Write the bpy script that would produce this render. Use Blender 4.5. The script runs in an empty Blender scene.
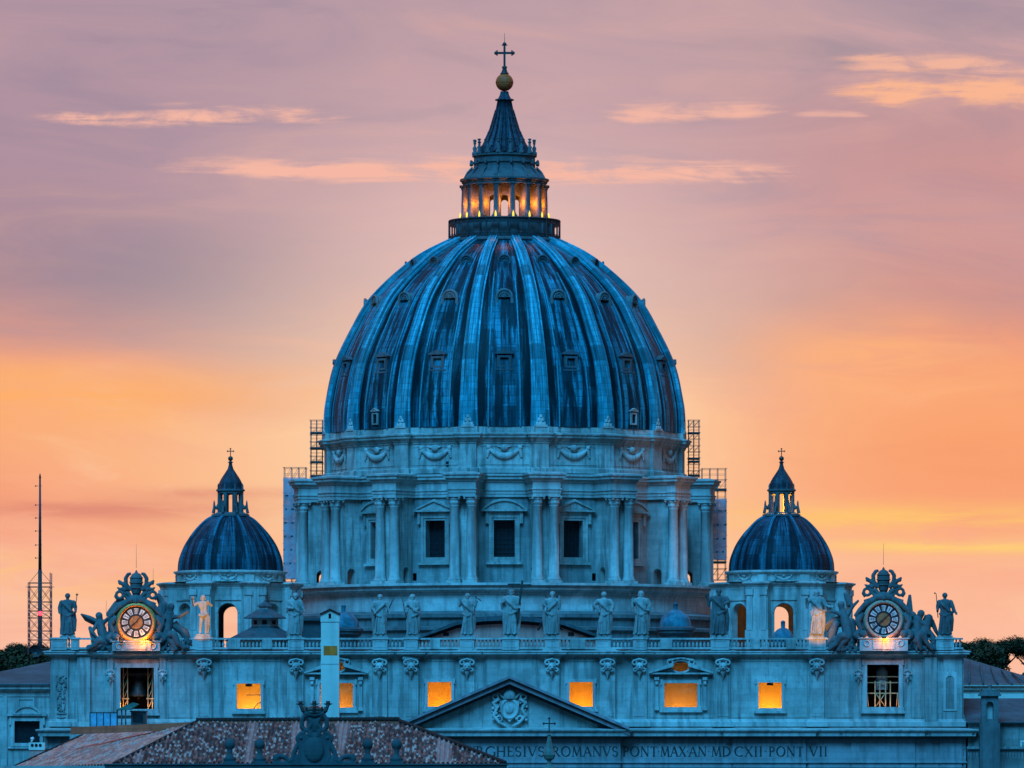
import bpy, bmesh, math, random
from mathutils import Vector, Matrix
rnd = random.Random(7)
PI = math.pi
SC = bpy.context.scene
COL = SC.collection

# ------------------------------------------------------------------ camera
F = 6800.0          # focal length in pixels of a 1024 wide frame
EYE = 29.0          # camera height above the square
HOR = 776.0         # picture row of the horizon
cd = bpy.data.cameras.new('camera')
cd.sensor_width = 36.0
cd.lens = 36.0 * F / 1024.0
cd.shift_y = (HOR - 384.0) / 1024.0
cd.clip_start = 1.0
cd.clip_end = 60000.0
cam = bpy.data.objects.new('camera', cd)
COL.objects.link(cam)
cam.location = (0, 0, EYE)
cam.rotation_euler = (math.radians(90), 0, 0)
SC.camera = cam

def PX(px, Y): return (px - 512.0) * Y / F
def PZ(py, Y): return EYE + (HOR - py) * Y / F
def lin(c):
    c = c / 255.0
    return c / 12.92 if c <= 0.04045 else ((c + 0.055) / 1.055) ** 2.4
def rgb(r, g, b): return (lin(r), lin(g), lin(b), 1.0)

# ------------------------------------------------------------------ view, sampling
vs = SC.view_settings
vs.view_transform = 'Standard'
vs.look = 'None'
vs.exposure = 0.0
vs.gamma = 1.0
vs.use_curve_mapping = False
SC.cycles.use_denoising = True
SC.cycles.max_bounces = 5
SC.cycles.diffuse_bounces = 3
SC.cycles.sample_clamp_indirect = 4.0

# ------------------------------------------------------------------ node helper
class NT:
    def __init__(self, tree):
        self.t = tree; self.n = tree.nodes; self.l = tree.links
    def node(self, typ, **kw):
        nd = self.n.new(typ)
        for k, v in kw.items(): setattr(nd, k, v)
        return nd
    def put(self, sock, v):
        if hasattr(v, 'is_output') or isinstance(v, bpy.types.NodeSocket): self.l.new(v, sock)
        else: sock.default_value = v
    def m(self, op, a, b=0.0, c=0.0, clamp=False):
        nd = self.node('ShaderNodeMath', operation=op); nd.use_clamp = clamp
        self.put(nd.inputs[0], a); self.put(nd.inputs[1], b); self.put(nd.inputs[2], c)
        return nd.outputs[0]
    def smooth(self, x, a, b):
        nd = self.node('ShaderNodeMapRange', interpolation_type='SMOOTHSTEP')
        self.put(nd.inputs[0], x); nd.inputs[1].default_value = a; nd.inputs[2].default_value = b
        return nd.outputs[0]
    def mix(self, f, a, b, mode='MIX'):
        nd = self.node('ShaderNodeMix', data_type='RGBA', blend_type=mode)
        self.put(nd.inputs[0], f); self.put(nd.inputs[6], a); self.put(nd.inputs[7], b)
        return nd.outputs[2]
    def xyz(self, x, y, z):
        nd = self.node('ShaderNodeCombineXYZ')
        self.put(nd.inputs[0], x); self.put(nd.inputs[1], y); self.put(nd.inputs[2], z)
        return nd.outputs[0]
    def noise(self, vec, scale=1.0, detail=4.0, rough=0.55, dist=0.0):
        nd = self.node('ShaderNodeTexNoise'); self.l.new(vec, nd.inputs['Vector'])
        nd.inputs['Scale'].default_value = scale; nd.inputs['Detail'].default_value = detail
        nd.inputs['Roughness'].default_value = rough; nd.inputs['Distortion'].default_value = dist
        return nd.outputs['Fac']
    def ramp(self, f, stops, interp='LINEAR'):
        nd = self.node('ShaderNodeValToRGB'); cr = nd.color_ramp; cr.interpolation = interp
        while len(cr.elements) < len(stops): cr.elements.new(0.5)
        for e, (p, c) in zip(cr.elements, stops): e.position = p; e.color = c
        self.put(nd.inputs[0], f)
        return nd.outputs[0]
    def gauss(self, x, mu, sg):
        d = self.m('DIVIDE', self.m('SUBTRACT', x, mu), sg)
        return self.m('EXPONENT', self.m('MULTIPLY', self.m('MULTIPLY', d, d), -1.0))

# ------------------------------------------------------------------ world: dusk sky, sunset behind the domes, blue twilight behind the camera
BLUE = 1.0
def make_world():
    w = bpy.data.worlds.new('World'); SC.world = w; w.use_nodes = True
    k = NT(w.node_tree); k.n.clear()
    tc = k.node('ShaderNodeTexCoord')
    sp = k.node('ShaderNodeSeparateXYZ'); k.l.new(tc.outputs['Generated'], sp.inputs[0])
    dx, dy, dz = sp.outputs
    yy = k.m('MAXIMUM', dy, 0.25)
    U = k.m('MULTIPLY', k.m('DIVIDE', dx, yy), 6.64)            # azimuth, 1 = the width of the picture
    V = k.m('MULTIPLY', k.m('DIVIDE', dz, yy), 8.854)           # elevation, 1 = its height
    P = k.xyz(U, V, 0.0)
    # broad undulating cloud sheet
    big = k.noise(k.xyz(k.m('MULTIPLY', U, 1.3), k.m('MULTIPLY', V, 3.2), 3.7), 1.0, 5.0, 0.5, 0.6)
    fine = k.noise(k.xyz(k.m('MULTIPLY', U, 5.0), k.m('MULTIPLY', V, 26.0), 1.1), 1.0, 6.0, 0.62, 0.8)
    Vw = k.m('ADD', V, k.m('MULTIPLY', k.m('SUBTRACT', big, 0.5), 0.22))
    # the lower edge of the mauve layer dips on the left, rises a little to the centre
    Vw = k.m('ADD', Vw, k.m('MULTIPLY', k.m('SUBTRACT', fine, 0.5), 0.06))
    mid = k.noise(k.xyz(k.m('ADD', k.m('MULTIPLY', U, 3.4), k.m('MULTIPLY', V, 2.0)), k.m('MULTIPLY', V, 11.0), 8.3), 1.0, 6.0, 0.58, 0.9)
    Vw = k.m('ADD', Vw, k.m('MULTIPLY', k.m('SUBTRACT', mid, 0.5), 0.13))
    Vw = k.m('ADD', Vw, k.m('MULTIPLY', k.gauss(U, -0.24, 0.12), 0.07))
    Vw = k.m('ADD', Vw, k.m('MULTIPLY', k.gauss(U, 0.21, 0.07), 0.05))
    Vw = k.m('SUBTRACT', Vw, k.m('MULTIPLY', k.smooth(U, -0.3, -0.55), 0.03))
    base = k.ramp(k.m('DIVIDE', Vw, 1.2), [
        (0.00, rgb(250, 190, 165)), (0.17, rgb(252, 190, 160)), (0.25, rgb(251, 178, 146)),
        (0.31, rgb(249, 164, 124)), (0.37, rgb(250, 170, 120)), (0.425, rgb(250, 172, 122)),
        (0.455, rgb(240, 160, 128)), (0.495, rgb(212, 150, 140)), (0.54, rgb(186, 146, 152)), (0.64, rgb(190, 152, 162)),
        (0.78, rgb(192, 158, 166)), (1.0, rgb(180, 156, 166))], 'LINEAR')
    # left side greyer above, right side pinker
    up = k.smooth(V, 0.52, 0.7)
    lf = k.m('MULTIPLY', k.smooth(U, 0.05, -0.45), up)
    base = k.mix(k.m('MULTIPLY', lf, 0.5), base, rgb(164, 138, 156))
    rt = k.m('MULTIPLY', k.smooth(U, 0.05, 0.45), k.m('MULTIPLY', up, k.smooth(V, 1.0, 0.78)))
    base = k.mix(k.m('MULTIPLY', rt, 0.6), base, rgb(212, 146, 138))
    # greyer and rosier folds of the mauve layer, peach mottling below it
    fold = k.m('MULTIPLY', k.smooth(mid, 0.48, 0.70), up)
    base = k.mix(k.m('MULTIPLY', fold, 0.42), base, rgb(150, 134, 156))
    fold2 = k.m('MULTIPLY', k.smooth(mid, 0.50, 0.30), up)
    base = k.mix(k.m('MULTIPLY', fold2, 0.30), base, rgb(222, 172, 160))
    gl = k.m('MULTIPLY', k.gauss(U, -0.36, 0.20), k.gauss(V, 0.655, 0.07))
    base = k.mix(k.m('MULTIPLY', gl, 0.8), base, rgb(144, 129, 150))
    gr = k.m('MULTIPLY', k.m('MULTIPLY', k.gauss(U, 0.40, 0.22), k.gauss(V, 0.93, 0.10)), k.smooth(mid, 0.3, 0.6))
    base = k.mix(k.m('MULTIPLY', gr, 0.5), base, rgb(160, 142, 150))
    lowm = k.m('MULTIPLY', k.smooth(mid, 0.50, 0.72), k.m('MULTIPLY', k.smooth(V, 0.54, 0.48), 0.35))
    base = k.mix(lowm, base, rgb(238, 142, 112))
    lowp = k.m('MULTIPLY', k.smooth(mid, 0.46, 0.30), k.m('MULTIPLY', k.smooth(V, 0.58, 0.50), 0.4))
    base = k.mix(lowp, base, rgb(255, 206, 158))
    # paler clouds of the mauve layer
    pale = k.m('MULTIPLY', k.smooth(big, 0.5, 0.72), k.m('MULTIPLY', up, 0.45))
    base = k.mix(pale, base, rgb(222, 172, 165))
    # glow behind the great dome
    g = k.m('MULTIPLY', k.gauss(U, -0.01, 0.29), k.gauss(V, 0.42, 0.24))
    base = k.mix(k.m('MULTIPLY', g, 0.9), base, rgb(255, 221, 178))
    g2 = k.m('MULTIPLY', k.gauss(U, -0.01, 0.20), k.gauss(V, 0.68, 0.17))
    base = k.mix(k.m('MULTIPLY', g2, 0.65), base, rgb(238, 198, 192))
    # saturated orange right of the dome
    g3 = k.m('MULTIPLY', k.gauss(U, 0.42, 0.20), k.gauss(V, 0.42, 0.16))
    base = k.mix(k.m('MULTIPLY', g3, 0.6), base, rgb(250, 154, 102))
    # low bands: rose bands on the left, gold bars on the right
    def band(u0, su, v0, sv, col, amt, lo=0.36, hi=0.6):
        nonlocal base
        wob = k.m('MULTIPLY', k.m('SUBTRACT', big, 0.5), 0.04)
        f = k.m('MULTIPLY', k.gauss(U, u0, su), k.gauss(k.m('ADD', V, wob), v0, sv))
        f = k.m('MULTIPLY', k.m('MULTIPLY', f, k.smooth(fine, lo, hi)), amt, clamp=True)
        base = k.mix(f, base, col)
    band(-0.40, 0.16, 0.352, 0.014, rgb(222, 138, 118), 0.9, 0.2, 0.6)
    band(-0.30, 0.12, 0.372, 0.008, rgb(226, 146, 122), 0.7, 0.2, 0.6)
    band(-0.50, 0.22, 0.255, 0.03, rgb(255, 196, 130), 0.8)
    band(-0.46, 0.25, 0.50, 0.035, rgb(255, 176, 104), 0.9, 0.2, 0.6)
    band(0.40, 0.22, 0.335, 0.020, rgb(255, 200, 110), 0.9, 0.25, 0.6)
    band(0.45, 0.16, 0.298, 0.009, rgb(255, 210, 116), 0.9, 0.2, 0.5)
    band(0.36, 0.12, 0.545, 0.045, rgb(254, 178, 124), 0.9, 0.3, 0.6)
    # high streaks of lit cirrus with ragged ends
    def streak(x0, x1, py, h, amt, lo, hi, tilt=0.0, seed=0.0, soft=0.16, col=rgb(246, 184, 164)):
        nonlocal base
        u0, u1 = (x0 - 512) / 1024, (x1 - 512) / 1024
        v = (776 - py) / 768; hh = h / 768
        rag = k.noise(k.xyz(k.m('MULTIPLY', U, 7.0), k.m('MULTIPLY', V, 60.0), seed), 1.0, 5.0, 0.6, 1.0)
        rg2 = k.noise(k.xyz(k.m('MULTIPLY', U, 3.0), k.m('MULTIPLY', V, 10.0), seed + 9.0), 1.0, 4.0, 0.6, 0.0)
        vc = k.m('ADD', V, k.m('MULTIPLY', k.m('SUBTRACT', rg2, 0.5), hh * 1.3))
        vc = k.m('SUBTRACT', vc, k.m('MULTIPLY', k.m('SUBTRACT', U, (u0 + u1) / 2), tilt))
        fu = k.m('MULTIPLY', k.smooth(U, u0, u0 + soft * (u1 - u0) * 2), k.smooth(U, u1, u1 - soft * (u1 - u0) * 2))
        # thinner towards both ends
        d = k.m('DIVIDE', k.m('ABSOLUTE', k.m('SUBTRACT', vc, v)), k.m('ADD', k.m('MULTIPLY', fu, hh * 0.62), 0.0006))
        # flat underside, feathered top
        up_ = k.m('SUBTRACT', vc, v)
        d = k.m('DIVIDE', k.m('MAXIMUM', up_, k.m('MULTIPLY', up_, -1.9)), hh * 0.62)
        rg3 = k.noise(k.xyz(k.m('MULTIPLY', U, 11.0), k.m('MULTIPLY', V, 16.0), seed + 3.0), 1.0, 5.0, 0.65, 0.5)
        env = k.m('MULTIPLY', k.m('EXPONENT', k.m('MULTIPLY', k.m('MULTIPLY', d, d), -1.0)), fu)
        env = k.m('MULTIPLY', env, k.m('ADD', k.m('MULTIPLY', k.smooth(rg3, 0.32, 0.66), 0.85), 0.35))
        f = k.smooth(k.m('ADD', env, k.m('MULTIPLY', k.m('SUBTRACT', rag, 0.5), 2.3)), 0.05, 1.05)
        f = k.m('MULTIPLY', f, k.smooth(env, 0.02, 0.35))
        base = k.mix(k.m('MULTIPLY', f, amt), base, col)
    streak(-20, 400, 121, 19, 1.0, 0.25, 0.55, -0.02, 2.0)
    streak(90, 880, 175, 28, 1.0, 0.35, 0.6, -0.03, 5.0)
    streak(570, 810, 115, 20, 0.9, 0.35, 0.62, 0.05, 8.0)
    streak(780, 880, 116, 7, 0.6, 0.3, 0.6, 0.0, 4.0)
    streak(800, 1300, 70, 17, 0.85, 0.3, 0.6, -0.03, 12.0, 0.1, rgb(248, 184, 156))
    streak(790, 1400, 95, 42, 1.0, 0.35, 0.6, -0.02, 15.0, 0.1, rgb(250, 182, 146))
    # Where the sunset ends and the blue hour begins
    # warm sunset reaches 60 degrees to either side and 25 degrees up
    t = k.smooth(dy, 0.35, -0.12)
    base = k.mix(k.m('MULTIPLY', k.smooth(dz, 0.16, 0.5), 0.8), base, rgb(178, 150, 168))
    front = k.m('MAXIMUM', k.m('MULTIPLY', dy, -1.0), 0.0)
    fr = k.m('POWER', front, 2.0)
    amb = k.m('ADD', k.m('MULTIPLY', fr, 0.26), 0.16)
    amb = k.m('MULTIPLY', amb, k.m('ADD', k.m('MULTIPLY', k.smooth(dz, -0.05, 0.5), 1.0), 0.35))
    blue = k.node('ShaderNodeVectorMath', operation='SCALE')
    k.put(blue.inputs[0], (0.055, 0.43, 0.90)); k.put(blue.inputs['Scale'], k.m('MULTIPLY', amb, BLUE))
    col = k.mix(t, base, blue.outputs[0])
    bg = k.node('ShaderNodeBackground'); k.l.new(col, bg.inputs['Color']); bg.inputs['Strength'].default_value = 1.0
    out = k.node('ShaderNodeOutputWorld'); k.l.new(bg.outputs[0], out.inputs['Surface'])
    w.cycles.sampling_method = 'MANUAL'; w.cycles.sample_map_resolution = 1024
make_world()
# the last glow of the eastern sky, very soft, high behind the camera
sd = bpy.data.lights.new('sun', 'SUN'); sd.energy = 5.0; sd.angle = math.radians(30); sd.color = (0.05, 0.465, 1.0)
so = bpy.data.objects.new('sun', sd); COL.objects.link(so)
so.rotation_euler = (math.radians(42), 0, math.radians(-14)); so.location = (-100, 0, 200)

# ------------------------------------------------------------------ materials
MATS = {}
def base_mat(name, rough=0.8, metal=0.0, spec=0.3):
    m = bpy.data.materials.new(name); m.use_nodes = True
    k = NT(m.node_tree); b = m.node_tree.nodes['Principled BSDF']
    b.inputs['Roughness'].default_value = rough; b.inputs['Metallic'].default_value = metal
    b.inputs['Specular IOR Level'].default_value = spec
    MATS[name] = m
    return m, k, b
def v4(c, s=1.0): return (c[0] * s, c[1] * s, c[2] * s, 1.0)

def stone(name, c, blocks=(1.9, 0.8), stain=0.55, var=0.35, bump=0.25):
    m, k, b = base_mat(name, 0.85)
    geo = k.node('ShaderNodeNewGeometry'); p = geo.outputs['Position']
    sp = k.node('ShaderNodeSeparateXYZ'); k.l.new(p, sp.inputs[0])
    uu = k.m('ADD', sp.outputs[0], k.m('MULTIPLY', sp.outputs[1], 0.71))
    n1 = k.noise(p, 0.18, 4, 0.6); n2 = k.noise(p, 1.7, 5, 0.65)
    st = k.noise(k.xyz(k.m('MULTIPLY', uu, 1.4), sp.outputs[1], k.m('MULTIPLY', sp.outputs[2], 0.12)), 1.0, 4, 0.6)
    col = k.mix(k.smooth(n1, 0.3, 0.7), v4(c, 1.0 + var * 0.4), v4(c, 1.0 - var * 0.55))
    col = k.mix(k.m('MULTIPLY', k.smooth(n2, 0.45, 0.75), var), col, v4((c[0] * 0.62, c[1] * 0.60, c[2] * 0.58)))
    col = k.mix(k.m('MULTIPLY', k.smooth(st, 0.45, 0.66), stain), col, v4((c[0] * 0.42, c[1] * 0.43, c[2] * 0.44)))
    h = k.m('ADD', k.m('MULTIPLY', n2, 0.5), k.m('MULTIPLY', n1, 0.5))
    if blocks:
        br = k.node('ShaderNodeTexBrick'); k.l.new(k.xyz(uu, sp.outputs[2], 0.0), br.inputs['Vector'])
        br.inputs['Scale'].default_value = 1.0; br.inputs['Mortar Size'].default_value = 0.035
        br.inputs['Mortar Smooth'].default_value = 0.4
        br.inputs['Brick Width'].default_value = blocks[0]; br.inputs['Row Height'].default_value = blocks[1]
        br.inputs['Color1'].default_value = (1.10, 1.10, 1.10, 1); br.inputs['Color2'].default_value = (0.86, 0.86, 0.86, 1)
        br.inputs['Mortar'].default_value = (0.78, 0.78, 0.78, 1)
        col = k.mix(0.75, col, br.outputs['Color'], 'MULTIPLY')
    k.l.new(col, b.inputs['Base Color'])
    bp = k.node('ShaderNodeBump'); bp.inputs['Strength'].default_value = bump; bp.inputs['Distance'].default_value = 0.25
    k.l.new(h, bp.inputs['Height']); k.l.new(bp.outputs[0], b.inputs['Normal'])
    return m
stone('travertine', (0.40, 0.385, 0.355), stain=0.85, var=0.6)
stone('shaded_drum_stone', (0.27, 0.275, 0.265), stain=0.7, var=0.5)  # darker than the column stone, with the recess shade put into its colour
stone('travertine_dark', (0.25, 0.235, 0.22), stain=0.7, var=0.6)
stone('travertine_smooth', (0.46, 0.44, 0.41), blocks=None, stain=0.65, var=0.5)
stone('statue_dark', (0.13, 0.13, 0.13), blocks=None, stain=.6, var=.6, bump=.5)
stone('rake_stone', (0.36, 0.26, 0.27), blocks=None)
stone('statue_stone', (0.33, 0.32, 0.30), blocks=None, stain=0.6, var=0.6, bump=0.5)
stone('frieze_stone', (0.30, 0.275, 0.28), stain=0.5)
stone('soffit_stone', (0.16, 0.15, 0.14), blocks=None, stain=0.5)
stone('stucco_rose', (0.62, 0.27, 0.23), blocks=None)
stone('stucco_grey', (0.40, 0.38, 0.35), blocks=None)
stone('stucco_cream', (0.62, 0.60, 0.52), blocks=None, stain=0.25, var=0.12)
stone('room_plaster', (0.80, 0.66, 0.26), blocks=None, stain=0.15, var=0.1)
stone('roof_tiles_far', (0.06, 0.085, 0.095), blocks=(0.5, 0.35), var=0.6)
stone('brick_ridge', (0.62, 0.11, 0.05), blocks=(0.5, 0.2), stain=0.5)
stone('asphalt', (0.05, 0.05, 0.05), blocks=None)
stone('grassland', (0.035, 0.055, 0.025), blocks=None)

def simple(name, c, rough=0.6, metal=0.0, var=0.3, scale=3.0):
    m, k, b = base_mat(name, rough, metal)
    geo = k.node('ShaderNodeNewGeometry')
    n = k.noise(geo.outputs['Position'], scale, 4, 0.6)
    k.l.new(k.mix(k.smooth(n, 0.3, 0.7), v4(c, 1 + var * 0.5), v4(c, 1 - var)), b.inputs['Base Color'])
    return m
simple('iron', (0.05, 0.05, 0.055), 0.55, 0.3)
simple('bronze_green', (0.10, 0.18, 0.16), 0.6, 0.2)
simple('bronze_dark', (0.06, 0.065, 0.06), 0.5, 0.6)
simple('rim_tan', (0.62, 0.32, 0.22), 0.5)
simple('gilt', (0.95, 0.36, 0.10), 0.45, 0.35)
simple('copper_ball', (0.75, 0.10, 0.02), 0.6, 0.0)
simple('dark_interior', (0.012, 0.013, 0.017), 0.9, 0.0)
simple('window_glass', (0.015, 0.018, 0.022), 0.25, 0.0)
simple('dial_white', (0.62, 0.60, 0.56), 0.6)
simple('dial_black', (0.02, 0.022, 0.03), 0.6)
simple('dial_brown', (0.32, 0.15, 0.06), 0.5, 0.2)
simple('red_paint', (0.42, 0.07, 0.06), 0.5)
simple('white_paint', (0.7, 0.7, 0.7), 0.5)
simple('timber_lit', (0.50, 0.33, 0.16), 0.7)
simple('scaffold_steel', (0.16, 0.12, 0.11), 0.5, 0.3)
simple('deck_boards', (0.07, 0.06, 0.06), 0.8)
simple('bark', (0.05, 0.035, 0.025), 0.9)
simple('fence_panel', (0.16, 0.36, 0.48), 0.35)
simple('awning_green', (0.05, 0.14, 0.11), 0.7)
simple('blue_lead', (0.02, 0.16, 0.21), 0.6, 0.0, 0.5, 1.2)
simple('yellow_patch', (0.98, 0.17, 0.02), 0.8)
simple('clay_ridge', (0.035, 0.015, 0.012), 0.85)

def netting():
    m, k, b = base_mat('scaffold_netting', 0.9)
    geo = k.node('ShaderNodeNewGeometry'); p = geo.outputs['Position']
    n = k.noise(p, 0.8, 4, 0.6)
    k.l.new(k.mix(n, (0.85, 0.6, 0.62, 1), (0.6, 0.42, 0.5, 1)), b.inputs['Base Color'])
    tr = k.node('ShaderNodeBsdfTransparent'); tl = k.node('ShaderNodeBsdfTranslucent'); tl.inputs[0].default_value = (0.6, 0.55, 0.6, 1)
    a = k.node('ShaderNodeMixShader'); a.inputs[0].default_value = 0.35
    k.l.new(b.outputs[0], a.inputs[1]); k.l.new(tl.outputs[0], a.inputs[2])
    s = k.node('ShaderNodeMixShader'); k.put(s.inputs[0], k.m('MULTIPLY', k.smooth(n, 0.35, 0.75), 0.4))
    k.l.new(a.outputs[0], s.inputs[1]); k.l.new(tr.outputs[0], s.inputs[2])
    k.l.new(s.outputs[0], m.node_tree.nodes['Material Output'].inputs['Surface'])
netting()

def foliage(name, c1, c2):
    m, k, b = base_mat(name, 0.8)
    geo = k.node('ShaderNodeNewGeometry')
    n = k.noise(geo.outputs['Position'], 0.9, 4, 0.6)
    k.l.new(k.mix(k.smooth(n, 0.35, 0.65), v4(c1), v4(c2)), b.inputs['Base Color'])
foliage('pine_needles', (0.022, 0.030, 0.010), (0.034, 0.040, 0.013))
foliage('oak_leaves', (0.018, 0.026, 0.009), (0.030, 0.038, 0.012))

def lead(name, c, panels=True, dark=0.75, rough=0.5, light=None, cols=9.0, rows=1.1, edge=False):
    """sheet lead over a dome; uv x = bay number across, uv y = metres up the curve"""
    m, k, b = base_mat(name, rough, 0.0, 0.08)
    tc = k.node('ShaderNodeTexCoord'); sp = k.node('ShaderNodeSeparateXYZ'); k.l.new(tc.outputs['UV'], sp.inputs[0])
    u, v = sp.outputs[0], sp.outputs[1]
    geo = k.node('ShaderNodeNewGeometry')
    cu = k.m('FLOOR', k.m('MULTIPLY', u, cols)); cv = k.m('FLOOR', k.m('DIVIDE', v, rows))
    wn = k.node('ShaderNodeTexWhiteNoise', noise_dimensions='2D'); k.l.new(k.xyz(cu, cv, 0), wn.inputs['Vector'])
    wn2 = k.node('ShaderNodeTexWhiteNoise', noise_dimensions='2D')
    k.l.new(k.xyz(k.m('FLOOR', k.m('MULTIPLY', u, cols / 3)), k.m('FLOOR', k.m('DIVIDE', v, rows * 2.7)), 0), wn2.inputs['Vector'])
    streak = k.noise(k.xyz(k.m('MULTIPLY', u, cols * 1.5), k.m('MULTIPLY', v, 0.10), 0), 1.0, 5, 0.65, 0.3)
    s2 = k.noise(k.xyz(k.m('MULTIPLY', u, cols * 0.95), k.m('MULTIPLY', v, 0.075), 5.0), 1.0, 5, 0.65, 0.15)
    cloud = k.noise(geo.outputs['Position'], 0.25, 4, 0.6)
    lt = light or (c[0] * 1.9, c[1] * 1.95, c[2] * 2.0)
    col = k.mix(k.smooth(streak, 0.36, 0.66), v4(c, 0.62), v4(lt))
    col = k.mix(k.m('MULTIPLY', k.smooth(s2, 0.46, 0.56), dark), col, v4(c, 0.16))
    col = k.mix(k.m('MULTIPLY', k.smooth(cloud, 0.45, 0.7), 0.4), col, v4(c, 0.5))
    if panels:
        col = k.mix(0.5, col, k.ramp(wn.outputs[0], [(0, (0.6, 0.6, 0.6, 1)), (1, (1.35, 1.35, 1.35, 1))]), 'MULTIPLY')
        dk = k.m('GREATER_THAN', wn2.outputs[0], 0.88)
        col = k.mix(k.m('MULTIPLY', dk, 0.6), col, v4(c, 0.2))
        fu = k.m('FRACT', k.m('MULTIPLY', u, cols)); fv = k.m('FRACT', k.m('DIVIDE', v, rows))
        ed = k.m('MAXIMUM', k.m('LESS_THAN', fu, 0.14), k.m('LESS_THAN', fv, 0.13))
        col = k.mix(k.m('MULTIPLY', ed, 0.5), col, v4(c, 0.35))
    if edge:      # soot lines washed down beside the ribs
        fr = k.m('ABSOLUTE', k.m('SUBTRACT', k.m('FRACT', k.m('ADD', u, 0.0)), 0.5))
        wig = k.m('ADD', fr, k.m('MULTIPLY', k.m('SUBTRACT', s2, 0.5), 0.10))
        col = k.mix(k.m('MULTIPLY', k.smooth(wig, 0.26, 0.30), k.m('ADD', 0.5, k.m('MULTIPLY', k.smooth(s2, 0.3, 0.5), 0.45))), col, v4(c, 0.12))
    k.l.new(col, b.inputs['Base Color'])
    k.put(b.inputs['Roughness'], k.m('ADD', k.m('MULTIPLY', streak, 0.35), rough - 0.18))
    bp = k.node('ShaderNodeBump'); bp.inputs['Strength'].default_value = 0.3; bp.inputs['Distance'].default_value = 0.15
    k.l.new(streak, bp.inputs['Height']); k.l.new(bp.outputs[0], b.inputs['Normal'])
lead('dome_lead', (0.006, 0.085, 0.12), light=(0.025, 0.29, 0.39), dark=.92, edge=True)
lead('rib_lead', (0.04, 0.31, 0.39), dark=0.5, light=(0.08, 0.56, 0.68), cols=4.0, rows=0.9)
lead('side_rib_lead', (0.025, 0.12, 0.17), dark=0.6, light=(0.04, 0.26, 0.36), cols=3.0, rows=.8)
lead('side_dome_lead', (0.013, 0.04, 0.06), dark=0.8, light=(0.025, 0.14, 0.20), cols=7.0, rows=0.9)
simple('spire_lead', (0.03, 0.045, 0.062), 0.55, 0.2, 0.5, 1.5)

def tiles(name, tint_a, tint_b, tint_c):
    """clay roof tiles; uv = tile number across and up the slope"""
    m, k, b = base_mat(name, 0.85)
    tc = k.node('ShaderNodeTexCoord'); sp = k.node('ShaderNodeSeparateXYZ'); k.l.new(tc.outputs['UV'], sp.inputs[0])
    u, v = sp.outputs[0], sp.outputs[1]
    cu = k.m('FLOOR', k.m('MULTIPLY', u, 2.0)); cv = k.m('FLOOR', v)
    wn = k.node('ShaderNodeTexWhiteNoise', noise_dimensions='2D'); k.l.new(k.xyz(cu, cv, 0), wn.inputs['Vector'])
    col = k.ramp(wn.outputs[0], [(0, v4(tint_a)), (0.35, v4(tint_b)), (0.62, v4(tint_c)), (0.84, (0.52, 0.33, 0.28, 1)), (1, v4(tint_b, 0.35))], 'CONSTANT')
    lane = k.noise(k.xyz(k.m('MULTIPLY', u, 0.12), k.m('MULTIPLY', v, 0.01), 2.0), 1.0, 1, 0.3)
    col = k.mix(k.m('MULTIPLY', k.smooth(lane, 0.58, 0.62), 0.8), col, (0.55, 0.24, 0.20, 1))
    gr = k.noise(k.xyz(k.m('MULTIPLY', u, 0.9), k.m('MULTIPLY', v, 0.9), 0.0), 1.0, 4, 0.6)
    col = k.mix(k.m('MULTIPLY', k.smooth(gr, 0.5, 0.7), 0.4), col, (0.05, 0.045, 0.045, 1))
    k.l.new(col, b.inputs['Base Color'])
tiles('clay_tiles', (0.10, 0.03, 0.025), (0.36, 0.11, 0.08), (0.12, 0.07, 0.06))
tiles('clay_tiles_sunset', (0.70, 0.20, 0.14), (0.85, 0.30, 0.22), (0.55, 0.16, 0.12))  # brighter pink copy of the tiles, sunset light put into the colour

def emit(name, c, s):
    m, k, b = base_mat(name, 0.5)
    b.inputs['Base Color'].default_value = v4(c); b.inputs['Emission Color'].default_value = v4(c)
    b.inputs['Emission Strength'].default_value = s
emit('lamp_glass', (1.0, 0.62, 0.05), 1.1)
emit('red_beacon', (1.0, 0.05, 0.08), 3.0)

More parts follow.
